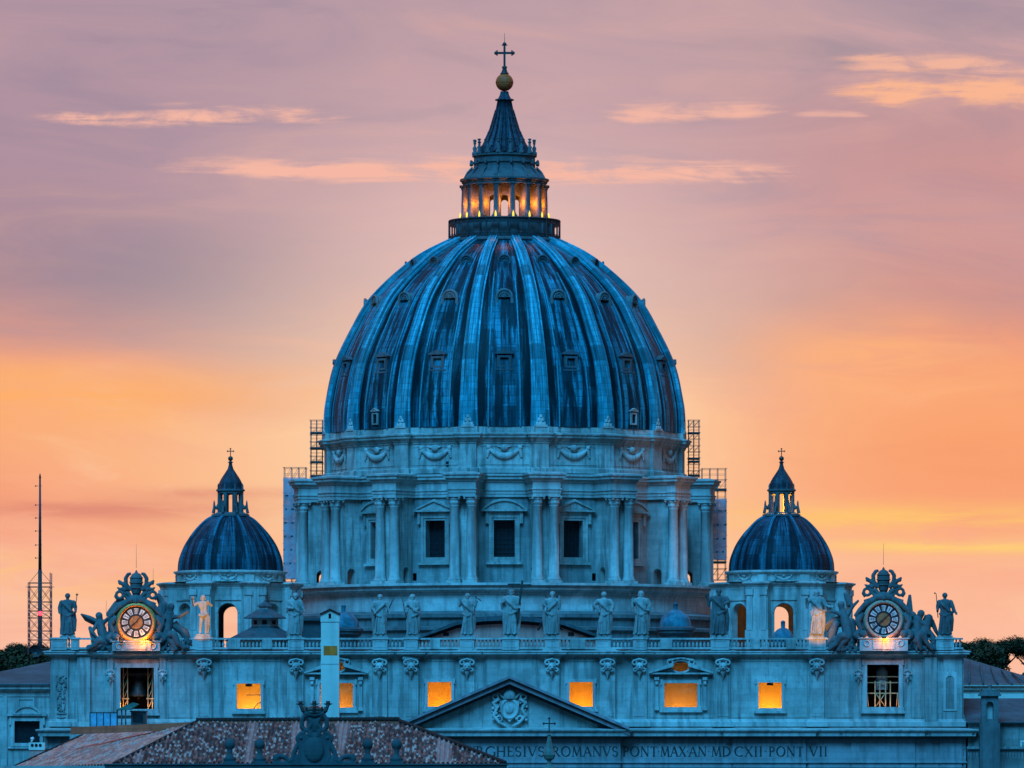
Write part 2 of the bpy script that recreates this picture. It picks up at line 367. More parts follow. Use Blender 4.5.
# ------------------------------------------------------------------ mesh builder
class MB:
    def __init__(s):
        s.v = []; s.f = []; s.sm = []; s.uv = []; s.mx = None
    def add(s, verts, faces, smooth=False, uvs=None):
        o = len(s.v)
        if s.mx is not None: verts = [tuple(s.mx @ Vector(p)) for p in verts]
        s.v.extend(verts)
        s.uv.extend(uvs if uvs else [(0.0, 0.0)] * len(verts))
        for f in faces: s.f.append([i + o for i in f]); s.sm.append(smooth)
        return s
    def box(s, x0, x1, y0, y1, z0, z1):
        v = [(x, y, z) for z in (z0, z1) for y in (y0, y1) for x in (x0, x1)]
        return s.add(v, [(0, 2, 3, 1), (4, 5, 7, 6), (0, 1, 5, 4), (2, 6, 7, 3), (0, 4, 6, 2), (1, 3, 7, 5)])
    def prism(s, poly, y0, y1):
        """poly of (x, z) pushed from y0 to y1"""
        n = len(poly)
        v = [(x, y0, z) for x, z in poly] + [(x, y1, z) for x, z in poly]
        f = [tuple(range(n)), tuple(range(2 * n - 1, n - 1, -1))]
        f += [(i, (i + 1) % n, n + (i + 1) % n, n + i) for i in range(n)]
        return s.add(v, f)
    def hexa(s, bot, top):
        return s.add(list(bot) + list(top), [(3, 2, 1, 0), (4, 5, 6, 7)] + [(i, (i + 1) % 4, 4 + (i + 1) % 4, 4 + i) for i in range(4)])
    def lathe(s, prof, n=32, cx=0, cy=0, smooth=True, cap=True, a0=0.0, mod=None, nu=None):
        """prof of (r, z); uv x counts bays, uv y is arc length"""
        vv = []; uv = []; L = 0; pr = None
        for r, z in prof:
            if pr: L += math.hypot(r - pr[0], z - pr[1])
            pr = (r, z)
            for i in range(n + 1):
                a = a0 + 2 * PI * i / n
                rr = r * (mod(a) if mod else 1.0)
                vv.append((cx + rr * math.sin(a), cy - rr * math.cos(a), z)); uv.append(((nu or n) * i / n, L))
        f = []
        m = n + 1
        for j in range(len(prof) - 1):
            for i in range(n): f.append((j * m + i, j * m + i + 1, (j + 1) * m + i + 1, (j + 1) * m + i))
        s.add(vv, f, smooth, uv)
        if cap:
            for j in (0, len(prof) - 1):
                if prof[j][0] > 1e-4:
                    s.add([vv[j * m + i] for i in range(n)], [tuple(range(n))])
        return s
    def tube(s, p0, p1, r0, r1=None, n=8, cap=True, smooth=True):
        r1 = r0 if r1 is None else r1
        p0, p1 = Vector(p0), Vector(p1); d = p1 - p0
        if d.length < 1e-6: return s
        d.normalize(); a = d.orthogonal().normalized(); b = d.cross(a)
        v = []
        for p, r in ((p0, r0), (p1, r1)):
            for i in range(n):
                t = 2 * PI * i / n
                v.append(tuple(p + a * r * math.cos(t) + b * r * math.sin(t)))
        s.add(v, [(i, (i + 1) % n, n + (i + 1) % n, n + i) for i in range(n)], smooth)
        if cap: s.add(v, [tuple(range(n)), tuple(range(n, 2 * n))])
        return s
    def path(s, pts, r, n=8, smooth=True):
        rs = r if isinstance(r, (list, tuple)) else [r] * len(pts)
        for i in range(len(pts) - 1): s.tube(pts[i], pts[i + 1], rs[i], rs[i + 1], n, True, smooth)
        for p, q in list(zip(pts, rs))[1:-1]: s.ball(p, q, 6)
        return s
    def ball(s, c, r, n=12, sx=1.0, sy=1.0, sz=1.0):
        h = max(4, n // 2)
        v = []
        for j in range(h + 1):
            t = PI * j / h
            for i in range(n):
                a = 2 * PI * i / n
                v.append((c[0] + r * sx * math.sin(t) * math.cos(a), c[1] + r * sy * math.sin(t) * math.sin(a), c[2] + r * sz * math.cos(t)))
        f = [(j * n + i, j * n + (i + 1) % n, (j + 1) * n + (i + 1) % n, (j + 1) * n + i) for j in range(h) for i in range(n)]
        return s.add(v, f, True)
    def torus(s, c, R, r, axis='y', n=32, m=8, a0=0, a1=2 * PI, sx=1.0, sz=1.0):
        v = []
        full = abs(a1 - a0 - 2 * PI) < 1e-6
        k = n if full else n + 1
        for i in range(k):
            a = a0 + (a1 - a0) * i / n
            for j in range(m):
                b = 2 * PI * j / m
                q = R + r * math.cos(b)
                if axis == 'y': v.append((c[0] + q * math.cos(a) * sx, c[1] + r * math.sin(b), c[2] + q * math.sin(a) * sz))
                else: v.append((c[0] + q * math.cos(a) * sx, c[1] + q * math.sin(a) * sz, c[2] + r * math.sin(b)))
        f = [(i * m + j, i * m + (j + 1) % m, ((i + 1) % k) * m + (j + 1) % m, ((i + 1) % k) * m + j) for i in range(n) for j in range(m)]
        return s.add(v, f, True)
    def frame(s, x0, x1, z0, z1, w, yf, yb):
        """mitred rectangular frame round an opening x0..x1, z0..z1; w wide, front at yf, back at yb"""
        o = [(x0 - w, z0 - w), (x1 + w, z0 - w), (x1 + w, z1 + w), (x0 - w, z1 + w)]
        i = [(x0, z0), (x1, z0), (x1, z1), (x0, z1)]
        v = [(x, yf, z) for x, z in o] + [(x, yf, z) for x, z in i] + [(x, yb, z) for x, z in o] + [(x, yb, z) for x, z in i]
        f = []
        for a in range(4):
            b = (a + 1) % 4
            f += [(a, b, 4 + b, 4 + a), (8 + a, 8 + b, b, a), (4 + a, 4 + b, 12 + b, 12 + a), (8 + a, 12 + a, 12 + b, 8 + b)]
        return s.add(v, f)
    def wall(s, x0, x1, z0, z1, y, holes=(), depth=1.0):
        """front sheet at y with rectangular holes and reveals going back"""
        xs = sorted({x0, x1, *[h[0] for h in holes], *[h[1] for h in holes]})
        zs = sorted({z0, z1, *[h[2] for h in holes], *[h[3] for h in holes]})
        for a, b in zip(xs, xs[1:]):
            for c, d in zip(zs, zs[1:]):
                mx, mz = (a + b) / 2, (c + d) / 2
                if mx < x0 or mx > x1 or mz < z0 or mz > z1: continue
                if any(h[0] < mx < h[1] and h[2] < mz < h[3] for h in holes): continue
                s.add([(a, y, c), (b, y, c), (b, y, d), (a, y, d)], [(0, 1, 2, 3)])
        for a, b, c, d in holes:
            q = y + depth
            s.add([(a, y, c), (b, y, c), (b, y, d), (a, y, d), (a, q, c), (b, q, c), (b, q, d), (a, q, d)],
                  [(0, 4, 5, 1), (1, 5, 6, 2), (2, 6, 7, 3), (3, 7, 4, 0)])
        return s
    def archwall(s, x0, x1, z0, z1, ax0, ax1, az0, azs, y0, y1, n=12):
        """wall slab y0..y1 with a round-headed opening ax0..ax1 from az0, springing at azs"""
        R = (ax1 - ax0) / 2; cx = (ax0 + ax1) / 2
        arc = [(cx + R * math.cos(PI - PI * i / n), azs + R * math.sin(PI * i / n)) for i in range(n + 1)]
        for y in (y0, y1):
            q = lambda a, b, c, d: s.add([(a, y, c), (b, y, c), (b, y, d), (a, y, d)], [(0, 1, 2, 3)])
            q(x0, ax0, z0, z1); q(ax1, x1, z0, z1)
            if az0 > z0 + 1e-4: q(ax0, ax1, z0, az0)
            for i in range(n):
                a, b = arc[i], arc[i + 1]
                s.add([(a[0], y, a[1]), (b[0], y, b[1]), (b[0], y, z1), (a[0], y, z1)], [(0, 1, 2, 3)])
        ring = [(ax0, az0)] + arc + [(ax1, az0)]
        for a, b in zip(ring, ring[1:]):
            s.add([(a[0], y0, a[1]), (b[0], y0, b[1]), (b[0], y1, b[1]), (a[0], y1, a[1])], [(0, 1, 2, 3)])
        if az0 > z0 + 1e-4: s.add([(ax0, y0, az0), (ax1, y0, az0), (ax1, y1, az0), (ax0, y1, az0)], [(0, 1, 2, 3)])
        for x in (x0, x1): s.add([(x, y0, z0), (x, y1, z0), (x, y1, z1), (x, y0, z1)], [(0, 1, 2, 3)])
        for z in (z0, z1): s.add([(x0, y0, z), (x1, y0, z), (x1, y1, z), (x0, y1, z)], [(0, 1, 2, 3)])
        return s
    def sweep(s, plan, prof, closed=False, ends=True):
        """push a moulding (out, z) along a plan line of (x, y); out is to the right of travel"""
        n = len(plan); segs = []
        def nrm(a, b):
            dx, dy = b[0] - a[0], b[1] - a[1]; L = math.hypot(dx, dy) or 1
            return (dy / L, -dx / L)
        off = []
        for i in range(n):
            if closed or 0 < i < n - 1:
                n1 = nrm(plan[i - 1], plan[i]); n2 = nrm(plan[i], plan[(i + 1) % n])
                d = 1 + n1[0] * n2[0] + n1[1] * n2[1]
                off.append(((n1[0] + n2[0]) / d, (n1[1] + n2[1]) / d))
            elif i == 0: off.append(nrm(plan[0], plan[1]))
            else: off.append(nrm(plan[-2], plan[-1]))
        m = len(prof)
        v = [(p[0] + o[0] * q, p[1] + o[1] * q, z) for p, o in zip(plan, off) for q, z in prof]
        f = []
        for i in range(n if closed else n - 1):
            a, b = i * m, ((i + 1) % n) * m
            for j in range(m - 1): f.append((a + j, b + j, b + j + 1, a + j + 1))
        s.add(v, f)
        if ends and not closed:
            s.add(v[:m], [tuple(range(m))]); s.add(v[-m:], [tuple(range(m))])
        return s
    def gable(s, x0, x1, z0, rise, y0, y1, t=0.25, arc=False):
        """raking or curved little pediment, moulding t thick"""
        xm = (x0 + x1) / 2
        if arc:
            w = (x1 - x0) / 2; R = (w * w + rise * rise) / (2 * rise); cz = z0 + rise - R; A = math.asin(w / R)
            out = [(xm + R * math.sin(-A + 2 * A * i / 12), cz + R * math.cos(-A + 2 * A * i / 12)) for i in range(13)]
        else: out = [(x0, z0), (xm, z0 + rise), (x1, z0)]
        inn = [(xm + (x - xm) * (1 - 1.6 * t / ((x1 - x0) / 2)), z0 + (z - z0) * (1 - t * 1.3 / rise)) for x, z in out]
        s.prism([(x0, z0 - t), (x1, z0 - t), (x1, z0), (x0, z0)], y0, y1)
        for a, b, c, d in zip(out, out[1:], inn[1:], inn):
            s.prism([d, c, b, a], y0 + 0.003, y1)
        s.prism([(x, z) for x, z in inn] , y0 + t * 0.9, y1 - 0.003)
        return s
    def build(s, name, mat, parent=None, origin=None, recalc=True):
        og = Vector(origin) if origin is not None else (world_loc(parent) if parent else Vector((0, 0, 0)))
        me = bpy.data.meshes.new(name)
        me.from_pydata([(x - og.x, y - og.y, z - og.z) for x, y, z in s.v], [], s.f)
        me.polygons.foreach_set('use_smooth', s.sm)
        uvl = me.uv_layers.new(name='UVMap')
        idx = [0] * len(me.loops); me.loops.foreach_get('vertex_index', idx)
        flat = [c for i in idx for c in s.uv[i]]
        uvl.data.foreach_set('uv', flat)
        if recalc:
            bm = bmesh.new(); bm.from_mesh(me)
            if len(bm.verts) < 60000: bmesh.ops.remove_doubles(bm, verts=bm.verts, dist=1e-4) if not any(s.uv_used()) else None
            bmesh.ops.recalc_face_normals(bm, faces=bm.faces); bm.to_mesh(me); bm.free()
        me.materials.append(MATS[mat])
        o = bpy.data.objects.new(name, me); COL.objects.link(o)
        o.parent = parent
        o.location = og - (world_loc(parent) if parent else Vector((0, 0, 0)))
        WL[o.name] = og
        return o
    def uv_used(s): return (u != (0.0, 0.0) for u in s.uv)
WL = {}
def world_loc(o): return WL[o.name]
def tag(o, label=None, cat=None, group=None, kind=None):
    if label: o['label'] = label
    if cat: o['category'] = cat
    if group: o['group'] = group
    if kind: o['kind'] = kind
    return o
def thing(name, label, cat, loc, group=None):
    o = bpy.data.objects.new(name, None); COL.objects.link(o); o.location = loc; WL[o.name] = Vector(loc)
    o.empty_display_size = 0.5
    return tag(o, label, cat, group)
def dup(o, parent, rz=None, loc=None):
    c = o.copy(); COL.objects.link(c); c.parent = parent
    if rz is not None: c.rotation_euler = (0, 0, rz)
    if loc is not None: c.location = loc
    return c
def spin(o, parent, angles):
    """copies of a part round the axis it was built on; o itself takes the first angle"""
    o.rotation_euler = (0, 0, angles[0])
    return [o] + [dup(o, parent, a) for a in angles[1:]]
def dup_tree(root, loc, rz=0.0):
    r = root.copy(); COL.objects.link(r); r.location = loc; r.rotation_euler = (0, 0, rz); WL[r.name] = Vector(loc)
    for ch in root.children:
        c = ch.copy(); COL.objects.link(c); c.parent = r
        for g in ch.children:
            d = g.copy(); COL.objects.link(d); d.parent = c
    return r
def point_lamp(name, loc, power, color, radius, parent=None):
    l = bpy.data.lights.new(name, 'POINT'); l.energy = power; l.color = color; l.shadow_soft_size = radius
    o = bpy.data.objects.new(name, l); COL.objects.link(o); o.parent = parent
    o.location = Vector(loc) - (world_loc(parent) if parent else Vector((0, 0, 0)))
    return o
def spot_lamp(name, loc, target, power, color, size, radius=0.2, parent=None, blend=0.5):
    l = bpy.data.lights.new(name, 'SPOT'); l.energy = power; l.color = color; l.shadow_soft_size = radius
    l.spot_size = size; l.spot_blend = blend
    o = bpy.data.objects.new(name, l); COL.objects.link(o); o.parent = parent
    o.location = Vector(loc) - (world_loc(parent) if parent else Vector((0, 0, 0)))
    d = Vector(target) - Vector(loc); o.rotation_euler = d.to_track_quat('-Z', 'Y').to_euler()
    return o
# ================================================================== setting
def structure(o): o['kind'] = 'structure'; return o
def quadsheet(name, pts, mat):
    b = MB(); b.add(pts, [(0, 1, 2, 3)]); return structure(b.build(name, mat))
quadsheet('ground', [(-9000, -3000, 0), (9000, -3000, 0), (9000, 14000, 0), (-9000, 14000, 0)], 'grassland')
quadsheet('square', [(-160, 430, 0.004), (160, 430, 0.004), (160, 880, 0.004), (-160, 880, 0.004)], 'asphalt')
quadsheet('avenue', [(-17, -200, 0.008), (17, -200, 0.008), (17, 432, 0.008), (-17, 432, 0.008)], 'asphalt')

def terrain():
    b = MB(); nx, ny = 60, 24; v = []
    for j in range(ny + 1):
        for i in range(nx + 1):
            x = -420 + 840 * i / nx; y = 1120 + 700 * j / ny
            k = math.sin(min(1, j / 8) * PI / 2)
            h = k * (44 + 9 * math.sin(x * 0.012 + 1.2) + 5 * math.sin(x * 0.03 + y * 0.01))
            if abs(x) < 60: h *= 0.9
            v.append((x, y, max(h, 0.02) if j else -0.5))
    b.add(v, [(j * (nx + 1) + i, j * (nx + 1) + i + 1, (j + 1) * (nx + 1) + i + 1, (j + 1) * (nx + 1) + i) for j in range(ny) for i in range(nx)], True)
    return structure(b.build('hill', 'grassland'))
terrain()

# ================================================================== basilica
FY = 850.8                      # plane of the attic wall
bas = thing('basilica', 'pale travertine basilica with a great ribbed dome, two smaller domes and a pedimented facade', 'church', (0, 850, 0))
DX, DY = PX(504.5, 1000.0), 1000.0
AX = (DX, DY, 0.0)
def zf(py, r): return EYE + (HOR - py) * (DY - r) / F
def zs(py): return EYE + (HOR - py) * DY / F
T = Matrix.Translation((DX, DY, 0))
ANG = [math.radians(11.25 + 22.5 * k) for k in range(16)]
BAY = [math.radians(22.5 * k) for k in range(16)]
def R(a): return Matrix.Rotation(a, 4, 'Z')

b = MB(); b.box(-56.5, 56.5, 860, 1060, 0, 43); b.build('church_body', 'travertine_dark', bas)

def catmull(P, n):
    out = []
    for i in range(len(P) - 1):
        p0 = P[max(i - 1, 0)]; p1 = P[i]; p2 = P[i + 1]; p3 = P[min(i + 2, len(P) - 1)]
        for k in range(n):
            t = k / n
            out.append(tuple(0.5 * (2 * p1[c] + (p2[c] - p0[c]) * t + (2 * p0[c] - 5 * p1[c] + 4 * p2[c] - p3[c]) * t * t + (3 * p1[c] - p0[c] - 3 * p2[c] + p3[c]) * t ** 3) for c in range(len(p1))))
    out.append(tuple(P[-1])); return out

# ---- drum
stone('lower_stone', (0.16, 0.17, 0.17), stain=.6, var=.6)
stone('base_stone', (0.52, 0.50, 0.47), stain=.45, var=.5)
stone('lantern_stone', (0.115, 0.12, 0.125), blocks=None, stain=.6, var=.5)
stone('dormer_stone', (0.07, 0.105, 0.12), blocks=None)
ZB = 56.55; ZC = 68.97; ZT = 72.4
AP = 25.7; HB = AP * math.tan(math.radians(11.25))
b = MB(); b.mx = T
b.lathe([(33.5, 43), (33.5, 49.6), (34.0, 49.8), (34.0, 50.2), (32.6, 50.4), (32.6, 51.4), (33.0, 51.6), (33.0, 52.1), (30.4, 52.6)], 96, smooth=False, cap=False)
b.build('lower_ring', 'lower_stone', bas, AX); b = MB(); b.mx = T
b.lathe([(30.4, 52.6), (30.4, 54.9), (30.7, 55.0), (30.7, 55.25), (31.5, 55.6), (31.5, 56.1), (32.0, 56.2), (32.0, ZB), (24, ZB)], 96, smooth=False, cap=False)
z0, z1 = zf(557, AP), zf(520, AP)
b.build('drum_base', 'base_stone', bas, AX); b = MB()
for k, a in enumerate(BAY):
    b.mx = T @ R(a)
    holes = [(-1.5, 1.5, z0, z1)]
    if k == 1: holes.append((3.0, 3.9, ZB + 0.15, ZB + 1.6))
    if k == 15: holes.append((-3.9, -3.0, ZB + 0.15, ZB + 1.6))
    b.wall(-HB, HB, ZB, ZT, -AP, holes, 1.3)
    b.box(-HB, HB, -AP - 0.12, -AP, ZB, ZB + 0.5)
b.mx = T
b.lathe([(20.5, ZB), (20.5, 79)], 32, smooth=False, cap=False)
b.lathe([(26.6, ZT), (20, ZT + 0.01)], 48, smooth=False, cap=False)
drum = b.build('drum', 'shaded_drum_stone', bas, AX)

def unit(name, mat, mb, parent=drum, angs=ANG, origin=AX):
    o = mb.build(name, mat, parent, origin)
    return spin(o, parent, angs)
# buttress wall with its little arched passage
b = MB(); b.mx = T @ Matrix(((0, 1, 0, 0), (-1, 0, 0, 0), (0, 0, 1, 0), (0, 0, 0, 1)))
b.archwall(25.9, 29.5, ZB, ZC, 26.9, 28.3, ZB + 0.05, ZB + 1.75, -1.5, 1.5, 10)
b.mx = T; b.box(-1.95, 1.95, -30.95, -25.9, ZC, ZT - 0.05)
b.box(-1.7, 1.7, -29.7, -29.5, ZB, ZB + 0.7)
unit('buttress', 'travertine', b)
def column_mb(x, y, z0, z1, r, cap=1.4, n=20):
    b = MB(); h = z1 - z0; p = r * 1.35
    b.box(x - p, x + p, y - p, y + p, z0, z0 + 0.55 * r)
    b.lathe([(p * 0.98, z0 + 0.55 * r), (p, z0 + 0.75 * r), (p * 0.97, z0 + 0.95 * r), (r * 1.08, z0 + 1.05 * r), (r * 1.2, z0 + 1.3 * r), (r, z0 + 1.5 * r),
             (r, z0 + h * 0.4), (r * 0.86, z1 - cap - 0.1), (r * 0.98, z1 - cap), (r * 0.9, z1 - cap * 0.97)], n, x, y, cap=False)
    b.lathe([(r * 0.85, z1 - cap), (r * 1.0, z1 - cap * 0.75), (r * 1.15, z1 - cap * 0.62), (r * 0.98, z1 - cap * 0.58), (r * 1.12, z1 - cap * 0.36), (r * 1.3, z1 - cap * 0.26), (r * 1.1, z1 - cap * 0.2), (r * 1.4, z1 - 0.25 * cap * 0.5)],
            24, x, y, cap=False, mod=lambda a: 1 + 0.07 * math.cos(8 * a))
    for sx in (-1, 1):
        for sy in (-1, 1): b.ball((x + sx * r * 1.12, y + sy * r * 1.12, z1 - 0.25 * cap), r * 0.26, 6)
    q = r * 1.38; b.box(x - q, x + q, y - q, y + q, z1 - 0.12 * cap, z1 - 0.004)
    return b
for sx in (-1.22, 1.22):
    b = column_mb(sx, -30.2, ZB, ZC, 0.74); b2 = MB(); b2.mx = T; b2.add(b.v, b.f); b2.sm = b.sm
    unit('column', 'travertine_smooth', b2)
# entablature ring breaking forward over each pair
plan = []
for a in ANG:
    for x, y in ((-2.0, 26.11), (-2.0, 31.0), (2.0, 31.0), (2.0, 26.11)):
        plan.append((DX + x * math.cos(a) + y * math.sin(a), DY + x * math.sin(a) - y * math.cos(a)))
b = MB(); b.sweep(plan, [(0, ZC), (0, ZC + .42), (.08, ZC + .44), (.08, ZC + .85), (.2, ZC + .9), (.2, ZC + 1.05), (0.02, ZC + 1.08), (0.02, ZC + 2.0), (.18, ZC + 2.1), (.3, ZC + 2.45), (.62, ZC + 2.55),
                          (.62, ZC + 2.9), (.82, ZC + 3.0), (.82, ZC + 3.25), (-0.4, ZC + 3.46)], closed=True)
b.mx = T
for a in ANG:
    b.mx = T @ R(a); b.box(-1.62, 1.62, -30.6, -26, ZT - 0.2, ZT + 0.03)
b.build('entablature', 'travertine_smooth', drum)
# windows: frame, pediment, sill; curved heads on even bays, straight heads on odd bays
for arc in (True, False):
    b = MB(); b.mx = T; y = -AP
    b.frame(-1.5, 1.5, z0, z1, 0.34, y - 0.22, y + 0.05); b.frame(-1.84, 1.84, z0 - .34, z1 + .34, 0.36, y - 0.34, y + 0.05)
    b.box(-2.6, 2.6, y - 0.55, y, z0 - 1.05, z0 - 0.72)
    b.box(-2.2, 2.2, y - 0.35, y, z1 + 0.75, z1 + 1.2)
    for sx in (-1, 1):
        b.box(sx * 2.45 - .22, sx * 2.45 + .22, y - 0.5, y, z1 - 0.5, z1 + 1.2)
    b.gable(-3.3, 3.3, z1 + 1.5, 1.55, y - 0.85, y, 0.26, arc)
    unit('window_frame', 'travertine', b, angs=BAY[0::2] if arc else BAY[1::2])
b = MB(); b.mx = T
b.box(-1.55, 1.55, -AP + 1.32, -AP + 1.4, z0, z1)
unit('window_glass', 'window_glass', b, angs=BAY)
b = MB(); b.mx = T; y = -AP + 1.2
for i in range(1, 5): b.box(-1.5 + i * 0.6 - .014, -1.5 + i * 0.6 + .014, y, y + 0.07, z0, z1)
for i in range(1, 8): b.box(-1.5, 1.5, y + 0.01, y + 0.06, z0 + i * (z1 - z0) / 8 - .012, z0 + i * (z1 - z0) / 8 + .012)
unit('window_grille', 'iron', b, angs=BAY)
b = MB(); b.mx = T; b.box(2.9, 4.0, -AP + 1.28, -AP + 1.35, ZB, ZB + 1.7); b.build('drum_door', 'dark_interior', drum, AX).rotation_euler.z = BAY[1]
b = MB(); b.mx = T; b.box(-4.0, -2.9, -AP + 1.28, -AP + 1.35, ZB, ZB + 1.7); b.build('drum_door', 'dark_interior', drum, AX).rotation_euler.z = BAY[15]
# ---- attic of the drum with garlands
AA = 25.9
plan = []
for a in ANG:
    rr = (AA - 1.2 * math.sin(math.radians(11.25))) / math.cos(math.radians(11.25))
    for x, y in ((-1.2, rr), (-1.2, rr + .5), (1.2, rr + .5), (1.2, rr)):
        plan.append((DX + x * math.cos(a) + y * math.sin(a), DY + x * math.sin(a) - y * math.cos(a)))
b = MB(); b.sweep(plan, [(.3, ZT), (.3, ZT + .7), (.12, ZT + .8), (0, ZT + .85), (0, 76.6), (.12, 76.7), (.12, 76.95), (.25, 77.0), (.4, 77.4), (.72, 77.5), (.72, 77.8), (.9, 77.9), (.9, 78.1), (.25, 78.25), (.22, 79.05), (-.9, 79.2)], closed=True)
for a in BAY:      # sunk panels' border
    b.mx = T @ R(a); b.frame(-3.5, 3.5, ZT + 1.3, 76.2, 0.1, -AA - 0.07, -AA + 0.02)
attic = b.build('drum_attic', 'travertine', bas, AX)
def garland_mb(w, z, y, rad=0.34, drop=1.15):
    b = MB(); n = 26
    for i in range(n + 1):
        t = i / n * 2 - 1
        x = t * w; zz = z - drop * (1 - t * t)
        r = rad * (0.45 + 0.75 * (1 - t * t))
        b.ball((x, y, zz), r, 7, 0.9, 0.7, 1.0)
    for sx in (-1, 1):
        b.ball((sx * w, y, z + 0.1), rad * 0.9, 8, 1, .6, 1)
        for q in range(4): b.ball((sx * (w + 0.15 * q * .4), y, z - 0.35 - q * 0.28), rad * (0.75 - q * .1), 7, 1, .6, 1)
        b.tube((sx * w, y, z + 0.2), (sx * (w + .5), y, z + 0.55), rad * .35, rad * .1)
    b.ball((0, y, z + 0.05), rad * 1.25, 10, 1.1, .8, 1)
    for sx in (-1, 1): b.tube((0, y, z + .1), (sx * 1.0, y, z + .25), rad * .6, rad * .15)
    return b
g = garland_mb(2.25, zf(448, 26), -AA - 0.14, .42); b = MB(); b.mx = T; b.add(g.v, g.f); b.sm = g.sm
unit('garland', 'travertine_smooth', b, attic, BAY)
# little stone mounts at the feet of the ribs
b = MB(); b.mx = T
for x, z, r in ((-.45, 79.2, .42), (.45, 79.2, .42), (0, 79.3, .45), (-.22, 79.85, .36), (.22, 79.85, .36), (0, 80.35, .34)):
    b.lathe([(r, z), (r * .95, z + .3), (r * .7, z + .5), (0.02, z + .6)], 10, x, -26.6, cap=False)
for i in range(5):
    a = i * 2 * PI / 5; b.tube((0, -26.6, 81.3), (.25 * math.sin(a), -26.6, 81.3 + .25 * math.cos(a)), .07, .02, 5)
b.box(-.95, .95, -27.0, -26.1, 79.0, 79.3)
unit('rib_foot_ornament', 'travertine_smooth', b, attic, ANG)
# dark little loopholes on the attic cornice
b = MB(); b.mx = T; b.box(-1.95, -1.4, -AA - .04, -AA + .1, ZT + .95, ZT + 1.75)
o = b.build('loophole', 'dark_interior', attic, AX); o.rotation_euler.z = math.radians(11.25 - 22.5 - 3.2)

# ---- great dome
DP = catmull([(26.25, 79.05), (26.2, 81.5), (25.9, 84.0), (24.8, 88.85), (22.45, 93.9), (19.3, 99.0), (13.2, 104.5), (7.95, 107.35)], 8)
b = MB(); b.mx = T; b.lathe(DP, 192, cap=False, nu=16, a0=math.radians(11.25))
def strip_on_dome(b, a_mid, half_w, h, t0, t1, taper=0.45):
    n = len(DP); rows = []
    i0, i1 = int(t0 * (n - 1)), int(t1 * (n - 1))
    for i in range(i0, i1 + 1):
        r, z = DP[i]; q0 = DP[max(i - 1, 0)]; q1 = DP[min(i + 1, n - 1)]
        dr, dz = q1[0] - q0[0], q1[1] - q0[1]; L = math.hypot(dr, dz); nr, nz = dz / L, -dr / L
        rows.append((r, z, nr, nz, i))
    return rows
def rib_mb(sec, a_of=lambda r: 0.0, w0=1.45, w1=0.75, t0=0.0, t1=1.0, r_ref=25.9):
    """sec: list of (fraction of half width, height); swept up the dome"""
    rows = strip_on_dome(None, 0, 0, 0, t0, t1); v = []; uv = []; m = len(sec); L = 0; pr = None
    for r, z, nr, nz, i in rows:
        t = i / (len(DP) - 1); w = w0 + (w1 - w0) * t
        if pr: L += math.hypot(r - pr[0], z - pr[1])
        pr = (r, z); c = a_of(r)
        for fx, h in sec:
            rr = r + nr * h; ang = math.atan2(fx * w, r) + c
            v.append((rr * math.sin(ang), -rr * math.cos(ang), z + nz * h)); uv.append((fx * 0.5 + 0.5, L))
    f = [(j * m + i, j * m + i + 1, (j + 1) * m + i + 1, (j + 1) * m + i) for j in range(len(rows) - 1) for i in range(m - 1)]
    q = MB(); q.mx = T; q.add(v, f, False, uv); q.add([v[i] for i in range(m)], [tuple(range(m))]); q.add([v[-m + i] for i in range(m)], [tuple(range(m))])
    return q
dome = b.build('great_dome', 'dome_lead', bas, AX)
RIBSEC = [(-1, -.1), (-1, .26), (-.72, .28), (-.70, .62), (-.56, .66), (-.52, .5), (-.1, .62), (.1, .62), (.52, .5), (.56, .66), (.70, .62), (.72, .28), (1, .26), (1, -.1)]
unit('rib', 'rib_lead', rib_mb(RIBSEC), dome)
# thin rolls dividing each bay
for s_, tt in ((-1, .80), (1, .80)):
    unit('lead_roll', 'rib_lead', rib_mb([(-1, -.05), (-1, .14), (1, .14), (1, -.05)], lambda r: s_ * math.radians(5.0), .11, .08, 0.0, tt), dome, BAY)
# dormers
def dome_r(z):
    for (r0, z0_), (r1, z1_) in zip(DP, DP[1:]):
        if z0_ <= z <= z1_: return r0 + (r1 - r0) * (z - z0_) / (z1_ - z0_)
    return DP[-1][0]
zd = zf(365, 24.2); rd = dome_r(zd) + 0.05
b = MB(); b.mx = T
b.frame(-.62, .62, zd - .05, zd + 1.05, 0.28, -rd - .05, -rd + .5)
b.box(-1.04, -.9, -rd, -rd + 3.2, zd - .57, zd + 1.5); b.box(.9, 1.04, -rd, -rd + 3.2, zd - .57, zd + 1.5)
b.prism([(-1.35, zd + 1.57), (1.35, zd + 1.57), (1.35, zd + 1.72), (0, zd + 2.3), (-1.35, zd + 1.72)], -rd - .15, -rd + 3.4)
b.box(-1.3, 1.3, -rd - .2, -rd + .8, zd - .8, zd - .575)
unit('dormer_window', 'dormer_stone', b, dome, BAY)
b = MB(); b.mx = T; b.box(-.63, .63, -rd + .42, -rd + .46, zd - .16, zd + 1.16)
unit('dormer_opening', 'dark_interior', b, dome, BAY)
zd = zf(298.5, 19.3); rd = dome_r(zd) + 0.3
b = MB(); b.mx = T
b.torus((0, -rd, zd + .1), 1.1, .22, n=20, a0=0, a1=PI); b.torus((0, -rd - .05, zd + .1), .72, .12, n=16, a0=0, a1=PI)
b.box(-1.32, -.9, -rd - .15, -rd + .7, zd - .8, zd + .1); b.box(.9, 1.32, -rd - .15, -rd + .7, zd - .8, zd + .1)
b.box(-1.35, 1.35, -rd - .2, -rd + .3, zd - 1.0, zd - .8)
b.prism([(1.1 * math.cos(PI * i / 12), zd + .1 + 1.1 * math.sin(PI * i / 12)) for i in range(13)], -rd, -rd + 3.5)
